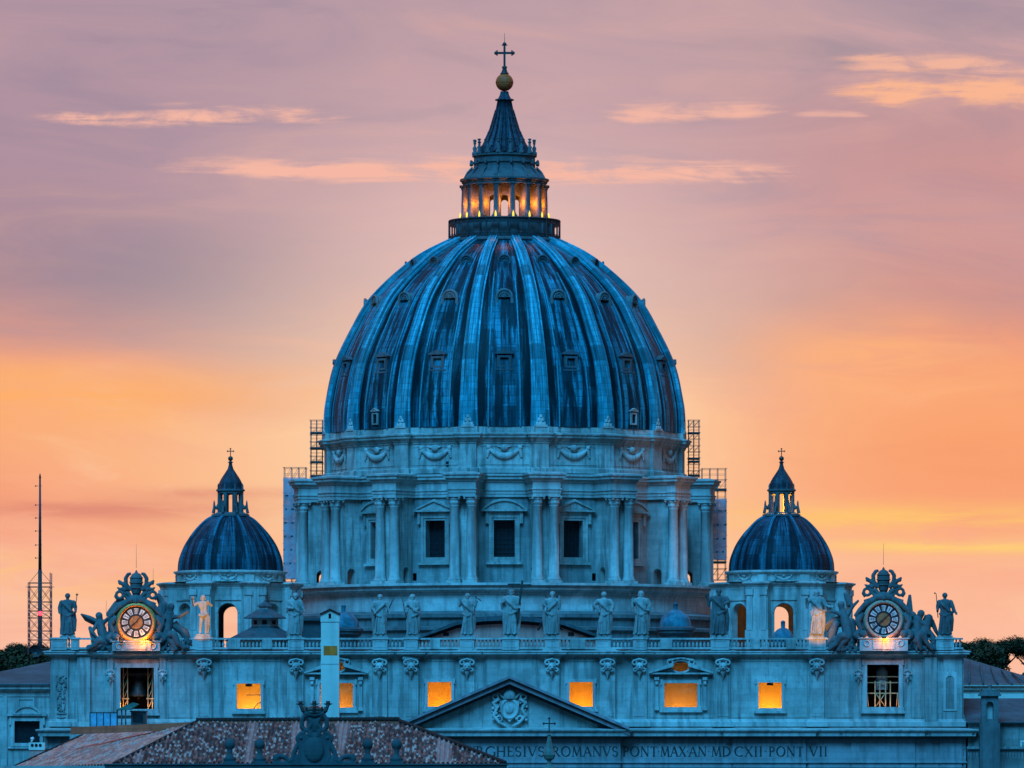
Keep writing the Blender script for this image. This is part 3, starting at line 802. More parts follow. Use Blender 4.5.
for i in range(7):
    a = PI * (i + .5) / 7; b.tube((0, -rd - .06, zd + .1), (.7 * math.cos(a), -rd - .06, zd + .1 + .7 * math.sin(a)), .1, .05, 5)
stone('shell_stone', (0.13, 0.17, 0.18), blocks=None)
unit('shell_dormer', 'shell_stone', b, dome, BAY)
zd = zf(261, 13.8); rd = dome_r(zd) + 0.25
b = MB(); b.mx = T
b.torus((0, -rd, zd), .85, .17, n=20); b.torus((0, -rd + .05, zd), .52, .1, n=16)
b.lathe([(.85, -.0)], 3) if False else None
b.prism([(.86 * math.cos(2 * PI * i / 16), zd + .86 * math.sin(2 * PI * i / 16)) for i in range(16)], -rd + .12, -rd + 2.2)
for sx in (-1, 1): b.tube((sx * .8, -rd, zd - .5), (sx * .45, -rd + .2, zd - 1.5), .16, .08)
unit('round_dormer', 'dormer_stone', b, dome, BAY)
b = MB(); b.mx = T; r_ = 26.4
b.frame(-.38, .38, 79.9, 81.2, .22, -r_ - .1, -r_ + .9); b.gable(-.75, .75, 81.7, .4, -r_ - .25, -r_ + .6, .1)
unit('dome_door', 'travertine', b, dome, [BAY[2], BAY[14]])
b = MB(); b.mx = T; b.box(-.4, .4, -r_ + .1, -r_ + .14, 79.8, 81.25)
unit('door_opening', 'dark_interior', b, dome, [BAY[2], BAY[14]])

# ---- lantern of the great dome
b = MB(); b.mx = T
b.lathe([(8.0, 106.9), (8.35, 107.2), (8.5, 107.35), (8.5, 107.6), (8.2, 107.75), (6.8, 107.8), (6.8, 110.25), (7.0, 110.35), (7.0, 110.7), (4.0, 110.75)], 64, smooth=False, cap=False)
for a in ANG:
    b.mx = T @ R(a); b.box(-.55, .55, -7.2, -6.7, 107.8, 110.3)
AL = 4.75; hb = AL * math.tan(math.radians(11.25)); zl0, zl1 = 110.75, zs(183.5) - .4
for a in BAY:
    b.mx = T @ R(a); b.archwall(-hb, hb, zl0, zl1, -.5, .5, zl0 + .25, 113.6, -AL, -AL + .45, 10)
b.mx = T
zz = zl1
b.lathe([(5.2, zz + 0.01), (5.9, zz), (6.15, zz + .02), (6.15, zz + .3), (6.3, zz + .4), (6.3, zz + .55), (6.55, zz + .7), (6.55, zz + .95), (6.1, zz + 1.05), (5.7, zz + 1.5), (5.2, zz + 1.95), (4.75, zz + 2.3), (4.55, zz + 2.7),
         (4.5, zz + 3.2), (4.7, zz + 3.3), (4.7, zz + 3.5), (4.5, zz + 3.55), (4.5, zz + 4.2), (4.75, zz + 4.3), (4.75, zz + 4.55), (3.4, zz + 4.6)], 64, smooth=False, cap=False)
lan = b.build('lantern', 'lantern_stone', bas, AX)
for rr, nm in ((6.0, 'lantern_column'),):
    c = column_mb(0, -rr, zl0, zl1, 0.46, 0.6, 12); b = MB(); b.mx = T; b.add(c.v, c.f); b.sm = c.sm
    b.box(-.36, .36, -5.75, -4.7, zl0, zl1 - .004)
    unit(nm, 'lantern_stone', b, lan)
b = MB(); b.mx = T
b.path([(0, -4.7, zz + 3.2), (0, -5.05, zz + 3.15), (0, -5.0, zz + 3.6), (0, -4.75, zz + 3.5)], [.16, .2, .18, .1], 6)
b.path([(0, -5.9, zz + 1.1), (0, -5.5, zz + 1.9), (0, -4.8, zz + 2.7)], [.22, .18, .14], 6)
zp = zz + 4.5 + .1
b.lathe([(.42, zp), (.42, zp + .25), (.2, zp + .45), (.34, zp + .9), (.16, zp + 1.15), (.12, zp + 1.6), (.26, zp + 1.7), (.12, zp + 1.8), (.22, zp + 2.0), (.3, zp + 2.12), (.05, zp + 2.2)], 10, 0, -4.45, cap=False)
unit('pinnacle', 'lantern_stone', b, lan)
b = MB(); b.mx = T; zr = zs(156)
b.lathe([(3.7, zr - .1), (3.55, zr + .3), (3.6, zr + .6), (3.2, zs(146)), (2.65, zs(138.5)), (2.1, zs(130)), (1.62, zs(121)), (1.3, zs(112)), (1.0, zs(101)), (1.3, zs(100.6)), (1.35, zs(99.6)), (.9, zs(98.5)), (.65, zs(95)), (.55, zs(91.5))], 96, cap=False,
        mod=lambda a: 1 + 0.055 * math.cos(16 * a))
for a in ANG:
    b.mx = T @ R(a)
    b.path([(0, -3.5, zr + .3), (0, -2.85, zs(140)), (0, -2.2, zs(130)), (0, -1.35, zs(110))], [.16, .14, .11, .07], 5)
    for q_, r_b in ((147, 3.35), (140, 2.9), (133, 2.4), (126, 2.0), (118, 1.62)): b.ball((0, -r_b, zs(q_)), .17, 6)
for a in BAY:
    b.mx = T @ R(a); b.path([(0, -4.0, zr + .35), (0, -3.4, zr + .9), (0, -3.3, zr + 1.6)], [.18, .14, .08], 5)
b.build('spire', 'spire_lead', lan, AX)
b = MB(); b.ball((DX, DY, zs(82.4)), 1.3, 24)
b.torus((DX, DY, zs(82.4)), 1.3, .05, 'z', 24, 6)
b.build('ball', 'copper_ball', lan)
def cross_mb(x, y, z0, z1, za, hw, t, flare=1.8):
    b = MB()
    b.box(x - t, x + t, y - t, y + t, z0, z1)
    b.box(x - hw, x - t - .001, y - t * .9, y + t * .9, za - t, za + t); b.box(x + t + .001, x + hw, y - t * .9, y + t * .9, za - t, za + t)
    for p in ((x - hw, za), (x + hw, za), (x, z1)):
        b.ball((p[0], y, p[1]), t * flare, 8)
    for sx in (-1, 1):
        b.tube((x + sx * (hw - t), y, za - t * 2.6), (x + sx * (hw - t), y, za + t * 2.6), t * .6, t * .6, 6)
    b.tube((x - t * 2.6, y, z1 - t), (x + t * 2.6, y, z1 - t), t * .6, t * .6, 6)
    return b
b = cross_mb(DX, DY, zs(72), zs(44), zs(53), 1.25, .16)
b.lathe([(.7, zs(74)), (.45, zs(72)), (.3, zs(69)), (.42, zs(67)), (.2, zs(66))], 12, DX, DY, cap=False)
b.tube((DX, DY, zs(44)), (DX, DY, zs(33)), .045, .02, 5)
b.build('cross', 'bronze_dark', lan)
b = MB(); b.mx = T
b.torus((0, 0, 110.55), 8.15, .13, 'z', 64, 6); b.torus((0, 0, 109.9), 8.15, .05, 'z', 64, 6); b.torus((0, 0, 108.4), 8.15, .05, 'z', 64, 6)
for i in range(48):
    a = 2 * PI * (i + .5) / 48; r = .13 if i % 3 == 0 else .045
    b.tube((8.15 * math.sin(a), -8.15 * math.cos(a), 107.6), (8.15 * math.sin(a), -8.15 * math.cos(a), 110.55), r, r, 5)
b.lathe([(8.1, 109.95), (8.1, 110.5)], 64, cap=False); b.lathe([(8.1, 107.7), (8.1, 108.3)], 64, cap=False)
b.build('railing', 'iron', lan)
b = MB(); b.mx = T
b.lathe([(.12, 110.8), (.17, 110.9), (.13, 111.3), (.02, 111.7)], 8, 0, -6.62, cap=False)
unit('floodlight', 'lamp_glass', b, lan)
for k, a in enumerate(ANG):
    if math.cos(a) < -0.3: continue
    x, y = math.sin(a), -math.cos(a)
    point_lamp('lantern_lamp', (DX + 6.55 * x, DY + 6.55 * y, 111.4), 2.2, (1.0, .62, .10), .12, lan)
for k, a in enumerate(BAY):
    if math.cos(a) < -0.3: continue
    x, y = math.sin(a), -math.cos(a)
    point_lamp('gallery_lamp', (DX + 5.75 * x, DY + 5.65 * y, 112.9), 480, (1.0, .25, .004), .3, lan)

# ================================================================== the two smaller domes
def side_dome(cpx, lit):
    Y = 965.0; s = Y / F; X = PX(cpx, Y); og = (X, Y, 0.0); Tm = Matrix.Translation(og)
    z = lambda py: PZ(py, Y)
    A8 = [math.radians(22.5 + 45 * k) for k in range(8)]; B8 = [math.radians(45 * k) for k in range(8)]
    OPEN = (0, 4, 7, 3) if lit else (0, 4)
    ap = 8.6; hw = ap * math.tan(math.radians(22.5)); zt = z(590)
    b = MB()
    for a_i, a in enumerate(B8):
        b.mx = Tm @ R(a)
        if a_i in OPEN: b.archwall(-hw, hw, 43, zt, -1.33, 1.33, 43.5, 51.9, -ap, -ap + .9, 14)
        else: b.archwall(-hw, hw, 43, zt, -1.33, 1.33, 43.5, 51.9, -ap, -ap + .5, 14); b.box(-hw, hw, -ap + .5, -ap + .9, 43, zt)
        b.torus((0, -ap - .06, 51.9), 1.5, .14, n=16, a0=0, a1=PI)
        b.box(-1.75, -1.36, -ap - .12, -ap + .1, 43, 51.9); b.box(1.36, 1.75, -ap - .12, -ap + .1, 43, 51.9)
        b.box(-2.3, 2.3, -ap - .15, -ap, 53.75, 53.95)
    dr = b.build('side_drum', 'travertine', bas, og)
    b = MB(); b.mx = Tm
    b.box(-1.6, 1.6, -10.0, -8.4, 43, zt); b.box(-1.75, 1.75, -10.15, -8.4, 43, 49.5)
    for sx in (-1, 1):
        b.box(sx * 1.05 - .42, sx * 1.05 + .42, -10.2, -10.0, 49.5, zt - .95); b.box(sx * 1.05 - .55, sx * 1.05 + .55, -10.32, -10.0, zt - .95, zt - .1)
    unit('pier', 'travertine_smooth', b, dr, A8, og)
    b = MB(); b.mx = Tm
    for sx in (-1, 1):
        x = sx * 2.75
        b.box(x - .36, x + .36, -ap - .28, -ap + .05, 43, zt - .7); b.box(x - .46, x + .46, -ap - .4, -ap + .05, zt - .7, zt - .05)
    unit('pilaster', 'travertine_smooth', b, dr, B8, og)
    plan = []
    for a in A8:
        vr = (ap - 1.6 * math.sin(math.radians(22.5))) / math.cos(math.radians(22.5))
        for x, y in ((-1.6, vr), (-1.6, 10.0), (1.6, 10.0), (1.6, vr)):
            plan.append((X + x * math.cos(a) + y * math.sin(a), Y + x * math.sin(a) - y * math.cos(a)))
    b = MB(); b.sweep(plan, [(0.03, zt - .003), (.03, zt + .25), (.12, zt + .3), (.12, zt + .45), (.32, zt + .55), (.45, zt + .7), (.45, zt + .85), (.1, zt + .95), (-.9, zt + 1.0)], closed=True)
    b.mx = Tm
    b.lathe([(9.4, zt + .98), (6.5, zt + 1.02)], 48, smooth=False, cap=False)
    za, zb = zt + .95, z(573)
    b.lathe([(7.75, za), (7.75, za + .3), (7.6, za + .35), (7.6, zb - .45), (7.75, zb - .35), (7.95, zb - .1), (8.1, zb - .05), (8.1, zb + .15), (7.5, zb + .25)], 64, smooth=False, cap=False)
    for a in A8:
        b.mx = Tm @ R(a); b.box(-.7, .7, -7.85, -7.4, za, zb - .4)
    b.build('side_attic', 'travertine_smooth', dr, og)
    g = garland_mb(1.1, z(577.5), -7.7, .16, .5); b = MB(); b.mx = Tm; b.add(g.v, g.f); b.sm = g.sm
    unit('garland', 'travertine_smooth', b, dr, B8, og)
    # shell
    P = catmull([(53 * s, zb + .1), (52.2 * s, z(562)), (49.5 * s, z(553)), (44.5 * s, z(542.5)), (36 * s, z(531)), (25.5 * s, z(521)), (16 * s, z(516))], 6)
    b = MB(); b.mx = Tm; b.lathe(P, 96, cap=False, nu=8, a0=math.radians(22.5))
    sd_ = b.build('side_dome', 'side_dome_lead', bas, og)
    v = []; uv = []; sec = [(-.42, -.1), (-.42, .16), (-.2, .24), (.2, .24), (.42, .16), (.42, -.1)]; m = len(sec); L = 0
    for i, (r, zz_) in enumerate(P):
        q0, q1 = P[max(i - 1, 0)], P[min(i + 1, len(P) - 1)]; dr_, dz_ = q1[0] - q0[0], q1[1] - q0[1]; LL = math.hypot(dr_, dz_); nr, nz = dz_ / LL, -dr_ / LL
        w = 1 - .5 * i / len(P); L += .5
        for x, h in sec:
            v.append((x * w, -(r + nr * h), zz_ + nz * h)); uv.append((x + .5, L))
    b = MB(); b.mx = Tm; b.add(v, [(j * m + i, j * m + i + 1, (j + 1) * m + i + 1, (j + 1) * m + i) for j in range(len(P) - 1) for i in range(m - 1)], False, uv)
    unit('rib', 'side_rib_lead', b, sd_, A8, og)
    # lantern
    b = MB(); b.mx = Tm
    b.lathe([(2.7, z(516.5)), (2.7, z(514.5)), (2.2, z(513.5)), (2.0, z(512.5)), (1.2, z(512.3))], 24, smooth=False, cap=False)
    zc0, zc1 = z(512.6), z(493.5)
    b.lathe([(1.3, zc1), (1.85, zc1), (1.85, zc1 + .25), (2.05, zc1 + .35), (2.05, zc1 + .55), (1.6, zc1 + .6)], 24, smooth=False, cap=False)
    ln = b.build('side_lantern', 'lantern_stone', bas, og)
    b = MB(); b.mx = Tm
    b.box(-.24, .24, -1.85, -1.35, zc0, zc1); b.tube((0, -1.8, zc0), (0, -1.8, zc1), .17, .15, 8)
    b.path([(0, -2.65, zc0 - .1), (0, -2.45, zc0 + .9), (0, -2.1, zc0 + .6), (0, -1.9, zc0 + 1.2)], [.2, .16, .18, .1], 6)
    b.lathe([(.16, zc0 + .5), (.1, zc0 + 1.3), (.03, zc0 + 1.7)], 6, 0, -2.5, cap=False)
    b.lathe([(.16, zc1 + .5), (.1, zc1 + .9), (.14, zc1 + 1.0), (.03, zc1 + 1.4)], 6, 0, -1.85, cap=False)
    unit('lantern_column', 'lantern_stone', b, ln, A8, og)
    b = MB(); b.mx = Tm
    for a_i, a in enumerate(B8):
        b.mx = Tm @ R(a); b.archwall(-.7, .7, z(497.5), zc1, -.42, .42, z(497.5), z(497.2), -1.62, -1.42, 8)
    b.build('lantern_arches', 'lantern_stone', ln, og)
    b = MB(); b.mx = Tm
    b.lathe([(1.7, zc1 + .55), (1.55, z(487)), (1.62, z(485)), (1.5, z(482)), (1.2, z(478)), (.75, z(473)), (.4, z(469)), (.25, z(465)), (.22, z(463)), (.4, z(462.5)), (.14, z(461))], 32, cap=False, mod=lambda a: 1 + .05 * math.cos(8 * a))
    b.build('cupola', 'spire_lead', ln, og)
    b = MB(); b.ball((X, Y, z(458.6)), .36, 12); b.build('ball', 'bronze_dark', ln)
    b = cross_mb(X, Y, z(457), z(448.5), z(451.2), .45, .06, 1.5); b.build('cross', 'bronze_dark', ln)
    if lit:
        point_lamp('lantern_lamp', (X, Y - .1, zc0 + .9), 3000, (1, .36, .005), .2, ln)
        for a in (A8[0], A8[7], A8[1], A8[6]):
            point_lamp('lantern_lamp', (X + 2.15 * math.sin(a), Y - 2.15 * math.cos(a), zc0 + .7), 330, (1, .36, .005), .08, ln)
side_dome(230.5, False)
side_dome(781.5, True)

# ================================================================== roofs between facade and dome
def small_cupola(px, py0, pyr, hwpx, Y, mat='blue_lead'):
    s = Y / F; X = PX(px, Y); z = lambda p: PZ(p, Y); r = hwpx * s; z0_ = z(pyr); z1_ = z(py0)
    b = MB(); h = z1_ - z0_
    b.lathe([(r * math.cos(t * PI / 2), z0_ + h * math.sin(t * PI / 2)) for t in [i / 10 for i in range(10)]] + [(.25, z1_)], 32, X, Y, cap=False, mod=lambda a: 1 + .03 * abs(math.cos(6 * a)), nu=6)
    b.lathe([(.26, z1_ - .1), (.3, z1_ + .2), (.3, z1_ + .7), (.36, z1_ + .75), (.02, z1_ + .95)], 10, X, Y, cap=False)
    o = b.build('small_cupola', mat, bas)
    b = MB()
    b.lathe([(r * .95, z0_ - 5), (r * .95, z0_ - 1.35), (r * 1.18, z0_ - .9), (r * 1.18, z0_ - .55), (r * 1.28, z0_ - .5), (r * 1.28, z0_ - .2), (r * 1.02, z0_ + .02)], 24, X, Y, smooth=False, cap=False)
    b.build('cupola_drum', 'roof_tiles_far', o)
small_cupola(675.5, 609.5, 626.5, 15.5, 900)
small_cupola(343.5, 611.5, 627.5, 15.5, 900)
small_cupola(783, 627.5, 642, 11, 890)
# nave roof: rose-coloured gable wall under a dark tiled verge
Y = 885
def G(pts, Y=Y): return [(PX(x, Y), PZ(y, Y)) for x, y in pts]
b = MB(); b.prism(G([(418, 700), (602, 700), (602, 638), (563, 624), (505, 618), (457, 624), (418, 638)]), Y, Y + 70); nv = b.build('nave_gable', 'stucco_rose', bas)
b = MB(); top = G([(412, 638.5), (457, 621.5), (482, 617), (505, 615.5), (528, 617), (563, 621.5), (608, 638.5)]); low = G([(412, 641), (457, 625), (482, 621.5), (505, 620.5), (528, 621.5), (563, 625), (608, 641)])
for p, q, c, d in zip(top, top[1:], low[1:], low): b.prism([d, c, q, p], Y - 1.0, Y + 72)
b.build('nave_roof', 'roof_tiles_far', nv)
b = MB(); lw2 = [(x, z - .42) for x, z in low]
for p, q, c, d in zip(low, low[1:], lw2[1:], lw2): b.prism([d, c, q, p], Y - .25, Y + .1)
b.build('verge_shadow', 'dark_interior', nv)  # dark strip stands in for the shadow under the roof verge
b = MB()
for x in (446, 571): b.box(PX(x - 3, Y), PX(x + 3, Y), Y - .06, Y - .02, PZ(636, Y), PZ(632.5, Y))
b.build('attic_hatch', 'dark_interior', nv)
# many-sided pavilion on the roof
Y = 905; X = PX(265, Y); s = Y / F; z = lambda p: PZ(p, Y)
b = MB()
def octa(b, prof, rot=22.5): b.lathe([(r * s, z(p)) for r, p in prof], 8, X, Y, smooth=False, cap=False, a0=math.radians(rot))
octa(b, [(44, 641), (42, 640.5), (15, 627.5), (15.5, 626.8)]); octa(b, [(23, 618.5), (22.5, 617.6), (12, 612), (8, 609.5)]); octa(b, [(8.5, 606.5), (7.5, 605.5), (2, 602), (.5, 600)])
pv = b.build('pavilion_roof', 'roof_tiles_far', bas)
b = MB(); octa(b, [(28, 680), (28, 638)]); octa(b, [(14, 628), (14, 618)]); octa(b, [(6.5, 610), (6.5, 606)]); b.build('pavilion_wall', 'stucco_grey', pv)
b = MB()
for a in range(-2, 3):
    an = math.radians(a * 45); r = 14 * s * math.cos(math.radians(22.5)) + .03
    b.mx = Matrix.Translation((X, Y, 0)) @ R(an); b.box(-.3, .3, -r, -r + .05, z(624.5), z(620.5))
b.build('pavilion_window', 'dark_interior', pv)
b = MB(); b.box(PX(303, 900), PX(321, 900), 898, 906, 40, PZ(621, 900)); b.box(PX(301, 900), PX(323, 900), 897.4, 906.5, PZ(621, 900), PZ(618.5, 900)); b.build('roof_hut', 'roof_tiles_far', bas)
# ================================================================== facade
def fx(px): return (px - 512) * .125
def fz(py): return EYE + (HOR - py) * .125
WY = {'side': 850.8, 'mid': 850.35}
def wy(px): return WY['mid'] if 403 < px < 616 else WY['side']
LIT = [(236.5, 260.5, 683.5, 708.5), (427.7, 451.3, 682, 706.5), (569.5, 592.8, 682, 706.5), (664.5, 697.5, 683, 707), (319.5, 352.8, 683, 707.5), (758.8, 782, 682.5, 708)]
BELL = [(120, 153.5, 667.5, 709), (867.4, 899.2, 664.5, 707)]
OVAL = [(671.5, 689.5, 661.5, 671.5), (327, 345, 661.5, 671.5)]
def hole(h): return (fx(h[0]), fx(h[1]), fz(h[3]), fz(h[2]))
ZA0, ZA1 = fz(737), fz(655)
b = MB()
allh = [hole(h) for h in LIT + BELL + OVAL] 
def inside(h, a, c): return h[0] > a and h[1] < c
for a, c, y in ((50, 403, WY['side']), (403, 616, WY['mid']), (616, 964, WY['side'])):
    b.wall(fx(a), fx(c), ZA0 - .2, ZA1, y, [h for h in allh if inside(h, fx(a), fx(c))], 1.0)
for x in (403, 616): b.add([(fx(x), WY['mid'], ZA0 - .2), (fx(x), WY['side'], ZA0 - .2), (fx(x), WY['side'], ZA1), (fx(x), WY['mid'], ZA1)], [(0, 1, 2, 3)])
for x in (50, 964): b.add([(fx(x), WY['side'], 0), (fx(x), 868, 0), (fx(x), 868, ZA1 + 1), (fx(x), WY['side'], ZA1 + 1)], [(0, 1, 2, 3)])
# lower storey down to the square
b.wall(fx(50), fx(964), 0, ZA0 - .2, 850.6)
for p in (60, 165, 205, 296, 395, 460, 560, 625, 723, 817, 858, 955):
    b.box(fx(p - 11), fx(p + 11), 849.9, 850.7, 0, 29.6)
fac = b.build('facade', 'travertine', bas)
# ceiling behind the wall, so no sky shows through the balustrade
b = MB(); b.box(fx(51), fx(963), 852.4, 868, 43.2, 43.9); b.build('terrace', 'travertine_dark', bas)

# pilasters with mask corbels
PIL = [(204, 15), (296, 14), (379.5, 14), (411, 14), (467, 15), (552, 15), (607.5, 14), (639.5, 14), (723, 15), (817, 15)]
def pilaster_mb(w, zc0, zc1):
    b = MB(); h = w / 2
    b.box(-h, h, -.42, .02, zc0, zc1)
    b.box(-h - .18, h + .18, -.62, .02, zc0 - .003, zc0 + .55); b.box(-h - .1, h + .1, -.52, .02, zc0 + .55, zc0 + .8)
    b.box(-h + .25, h - .25, -.47, -.42, zc0 + 1.2, zc1 - 2.5)
    b.box(-h - .12, h + .12, -.55, .02, zc1 - .35, zc1 - .002)
    return b
def mask_mb():
    b = MB()
    b.ball((0, -.35, 0), .52, 12, 1, .8, 1.15); b.ball((0, -.75, -.1), .16, 8)
    for s_ in (-1, 1):
        b.torus((s_ * .62, -.35, .55), .26, .13, n=12, m=6); b.torus((s_ * .55, -.35, -.35), .2, .1, n=10, m=6)
        b.ball((s_ * .2, -.72, .14), .12, 6)
    b.path([(-.75, -.35, .8), (0, -.5, 1.0), (.75, -.35, .8)], .13, 6)
    b.lathe([(.35, -.55), (.3, -.8), (.14, -1.1), (.04, -1.45)], 8, 0, -.35, cap=False)
    return b
p0 = pilaster_mb(1.85, 0, fz(656.5) - fz(726)).build('pilaster', 'travertine', fac, (0, 0, 0)); p0.parent = fac
m0 = mask_mb().build('mask_corbel', 'travertine_smooth', fac, (0, 0, 0))
fl = world_loc(fac)
first = True
for px, w in PIL:
    a = p0 if first else dup(p0, fac); c = m0 if first else dup(m0, fac); first = False
    a.location = Vector((fx(px), wy(px), fz(726))) - fl; c.location = Vector((fx(px), wy(px) - .42, fz(667)) ) - fl
for px in (110, 162.5, 858.5, 908):
    c = dup(m0, fac, loc=Vector((fx(px), WY['side'] - .2, fz(676))) - fl); c.scale = (.55, .6, .75)
b = MB()
for px, w in ((110, 6), (162.5, 6), (858.5, 6), (908, 6)):
    b = MB(); b.box(fx(px - w / 2), fx(px + w / 2), WY['side'] - .22, WY['side'], fz(725), fz(656.5)); b.build('wall_strip', 'travertine', fac)
for px, w in ((59.5, 17), (83.5, 13), (931, 12), (953, 19)):
    b = MB(); b.box(fx(px - w / 2), fx(px + w / 2), WY['side'] - .32, WY['side'], fz(725), fz(656.5)); b.build('wall_strip', 'travertine', fac)
b = MB()      # sunk fields between
for a, c, t, d in ((211, 286, 661, 717), (305, 317, 661, 717), (356, 368, 661, 717), (421, 459, 661, 717), (560, 598, 661, 717), (650, 713, 659, 717), (732, 807, 661, 717), (90, 103, 661, 717), (168, 192, 661, 717), (828, 853, 661, 717), (912, 924, 661, 717)):
    y = wy((a + c) / 2); b = MB(); b.frame(fx(a), fx(c), fz(d), fz(t), .08, y - .07, y + .02); b.build('wall_field', 'travertine', fac)

# attic base moulding, attic cornice and balustrade follow the same stepped line
def stepped(y_extra=0.0, pil=PIL, proj=.45, ends=True):
    P = [(fx(50), 868.0), (fx(50), WY['side'] - .32 - y_extra)] if ends else []
    segs = [(51.0, 68.0, .32)] + [(104, 167, .22)] + [(p - w / 2 - 1, p + w / 2 + 1, proj) for p, w in pil] + [(853, 912, .22)] + [(944, 963, .32)]
    segs.sort()
    P = [(fx(50), 866.0)]
    pts = []
    for a, c, q in segs:
        ya, yc = wy(a), wy(c)
        pts += [(fx(a), ya), (fx(a), ya - q), (fx(c), yc - q), (fx(c), yc)]
    # insert steps of the middle projection
    out = [(fx(50), 866.0), (fx(50), WY['side'])]
    last = 50
    for i in range(0, len(pts), 4):
        xa = pts[i][0]
        for st in (403, 616):
            if fx(last) < fx(st) < xa:
                out += [(fx(st), WY['side'] if st == 403 else WY['mid']), (fx(st), WY['mid'] if st == 403 else WY['side'])]
        out += pts[i:i + 4]; last = pts[i + 3][0] / .125 + 512
    out += [(fx(964), WY['side']), (fx(964), 866.0)]
    return out
PLAN = stepped()
b = MB(); b.sweep(PLAN, [(0, fz(658)), (.08, fz(657.5)), (.08, fz(656.6)), (.3, fz(655.8)), (.55, fz(654.6)), (.8, fz(654.2)), (.8, fz(652.6)), (.9, fz(652.2)), (.9, fz(651.2)), (.1, fz(650.2)), (.1, fz(649.2)), (-.25, fz(649.0))])
b.build('attic_cornice', 'travertine_smooth', fac)
b = MB(); b.sweep(PLAN, [(.05, fz(727)), (.35, fz(726.5)), (.35, fz(722)), (.15, fz(721)), (.05, fz(719)), (-.1, fz(718.8))]); b.build('attic_base', 'travertine_smooth', fac)
# balustrade
PED = [(59, 16), (75, 8), (204, 17), (296, 16), (380, 15), (411, 14), (467, 14), (510.5, 17), (552, 14), (603, 15), (640, 14), (720, 18), (817, 17), (945, 18)]
b = MB(); yb = 850.25; zr0, zr1 = fz(648.8), fz(637.8)
b.box(fx(52), fx(963), yb - .3, yb + .35, fz(649.2), fz(647.2)); b.box(fx(52), fx(963), yb - .35, yb + .4, fz(639.6), zr1 - .012)
bal = b.build('balustrade', 'travertine_smooth', bas)
b = MB(); blocked = [(p - w / 2, p + w / 2) for p, w in PED] + [(112, 162), (860, 908), (76, 90), (182, 194), (826, 838), (930, 938)]
x = fx(54)
while x < fx(962):
    p = x / .125 + 512
    if not any(a - .5 < p < c + .5 for a, c in blocked):
        b.lathe([(.11, fz(647.2)), (.12, fz(646.6)), (.2, fz(645.2)), (.15, fz(643.4)), (.09, fz(641.6)), (.13, fz(640.2)), (.13, fz(639.6))], 6, x, yb, cap=False)
    x += .47
o = b.build('baluster_row', 'travertine_smooth', bal)
for p, w in PED:
    b = MB(); b.box(fx(p - w / 2), fx(p + w / 2), yb - .55, yb + .6, fz(650), fz(639.4)); b.box(fx(p - w / 2) - .12, fx(p + w / 2) + .12, yb - .67, yb + .72, fz(639.4), zr1 + .04)
    b.frame(fx(p - w / 2) + .3, fx(p + w / 2) - .3, fz(647), fz(641.5), .08, yb - .59, yb - .54)
    b.build('pedestal', 'travertine_smooth', bal)
b = MB()
for a, c in ((228, 240), (262, 272), (430, 440), (570, 585), (660, 672), (750, 760), (786, 796)):
    b = MB(); b.box(fx(a), fx(c), yb - .4, yb + .45, fz(649), fz(639.5)); b.build('parapet_block', 'travertine', bal)

# entablature with the dedication
YM = 849.3; YS = 850.2
mid0, mid1 = 388, 620.5
ZF0, ZF1 = fz(763), fz(739)
def ent_plan(k):
    out = [(fx(48), 868.0), (fx(48), YS - k)]
    for a, c, q in ((100, 172, .25), (195, 213, .3), (288, 304, .3), (mid0, mid1, YS - YM), (640, 716, .0), (732.3, 806, .32), (840, 843, 0), (851, 915, .25), (940, 962, .2)):
        if q > 0: out += [(fx(a), YS - k), (fx(a), YS - q - k), (fx(c), YS - q - k), (fx(c), YS - k)]
    return out + [(fx(966), YS - k), (fx(966), 868.0)]
EP = ent_plan(0)
b = MB(); b.sweep(EP, [(-.5, fz(778)), (-.12, fz(776)), (-.12, fz(768)), (-.02, fz(767.6)), (-.02, fz(763.6)), (.15, fz(763)), (.15, fz(761.6)), (0, fz(761.2)), (0, ZF1)]); b.build('frieze', 'frieze_stone', fac)
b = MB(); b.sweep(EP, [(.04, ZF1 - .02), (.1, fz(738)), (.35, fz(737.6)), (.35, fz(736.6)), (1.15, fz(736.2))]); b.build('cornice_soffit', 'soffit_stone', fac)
b = MB(); b.sweep(EP, [(1.15, fz(736.2)), (1.2, fz(733)), (1.32, fz(732.4)), (1.5, fz(730.6)), (1.5, fz(729.6)), (-.4, fz(727.6)), (-1.2, fz(727.4))]); b.build('main_cornice', 'travertine_smooth', fac)

# pediment
simple('dark_moulding', (0.05, 0.055, 0.06), .9)
ax_, ay_ = 509.5, 676.5
xl, xr = 391, 629
def rake(o0, o1, y0, y1, name, mat, par):
    """band parallel to the slope between vertical offsets o0..o1 px under the outer edge"""
    b = MB()
    for xe in (xl, xr):
        sgn = -1 if xe == xl else 1
        b.prism([(fx(ax_), fz(ay_ + o1)), (fx(ax_), fz(ay_ + o0)), (fx(xe), fz(727.8 + o0)), (fx(xe - sgn * o1 * .0), fz(727.8 + o1))][::sgn], y0, y1)
    return b.build(name, mat, par)
b = MB(); b.prism([(fx(xl + 4), fz(729)), (fx(xr - 4), fz(729)), (fx(ax_), fz(ay_ + 2))], YM + .15, 851.2)
pedi = b.build('pediment', 'travertine', bas)
rake(-.6, 2.2, YM - 1.75, 850.9, 'raking_cornice', 'rake_stone', pedi)
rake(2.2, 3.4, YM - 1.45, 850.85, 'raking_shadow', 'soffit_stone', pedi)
rake(3.4, 7.6, YM - 1.3, 850.8, 'raking_cornice', 'rake_stone', pedi)
rake(7.6, 10.5, YM - .45, 850.7, 'raking_moulding', 'dark_moulding', pedi)
b = MB(); X = fx(509.5); Z = lambda p: fz(p); y = YM + .1     # arms in the pediment: shield, tiara, keys, ribbons
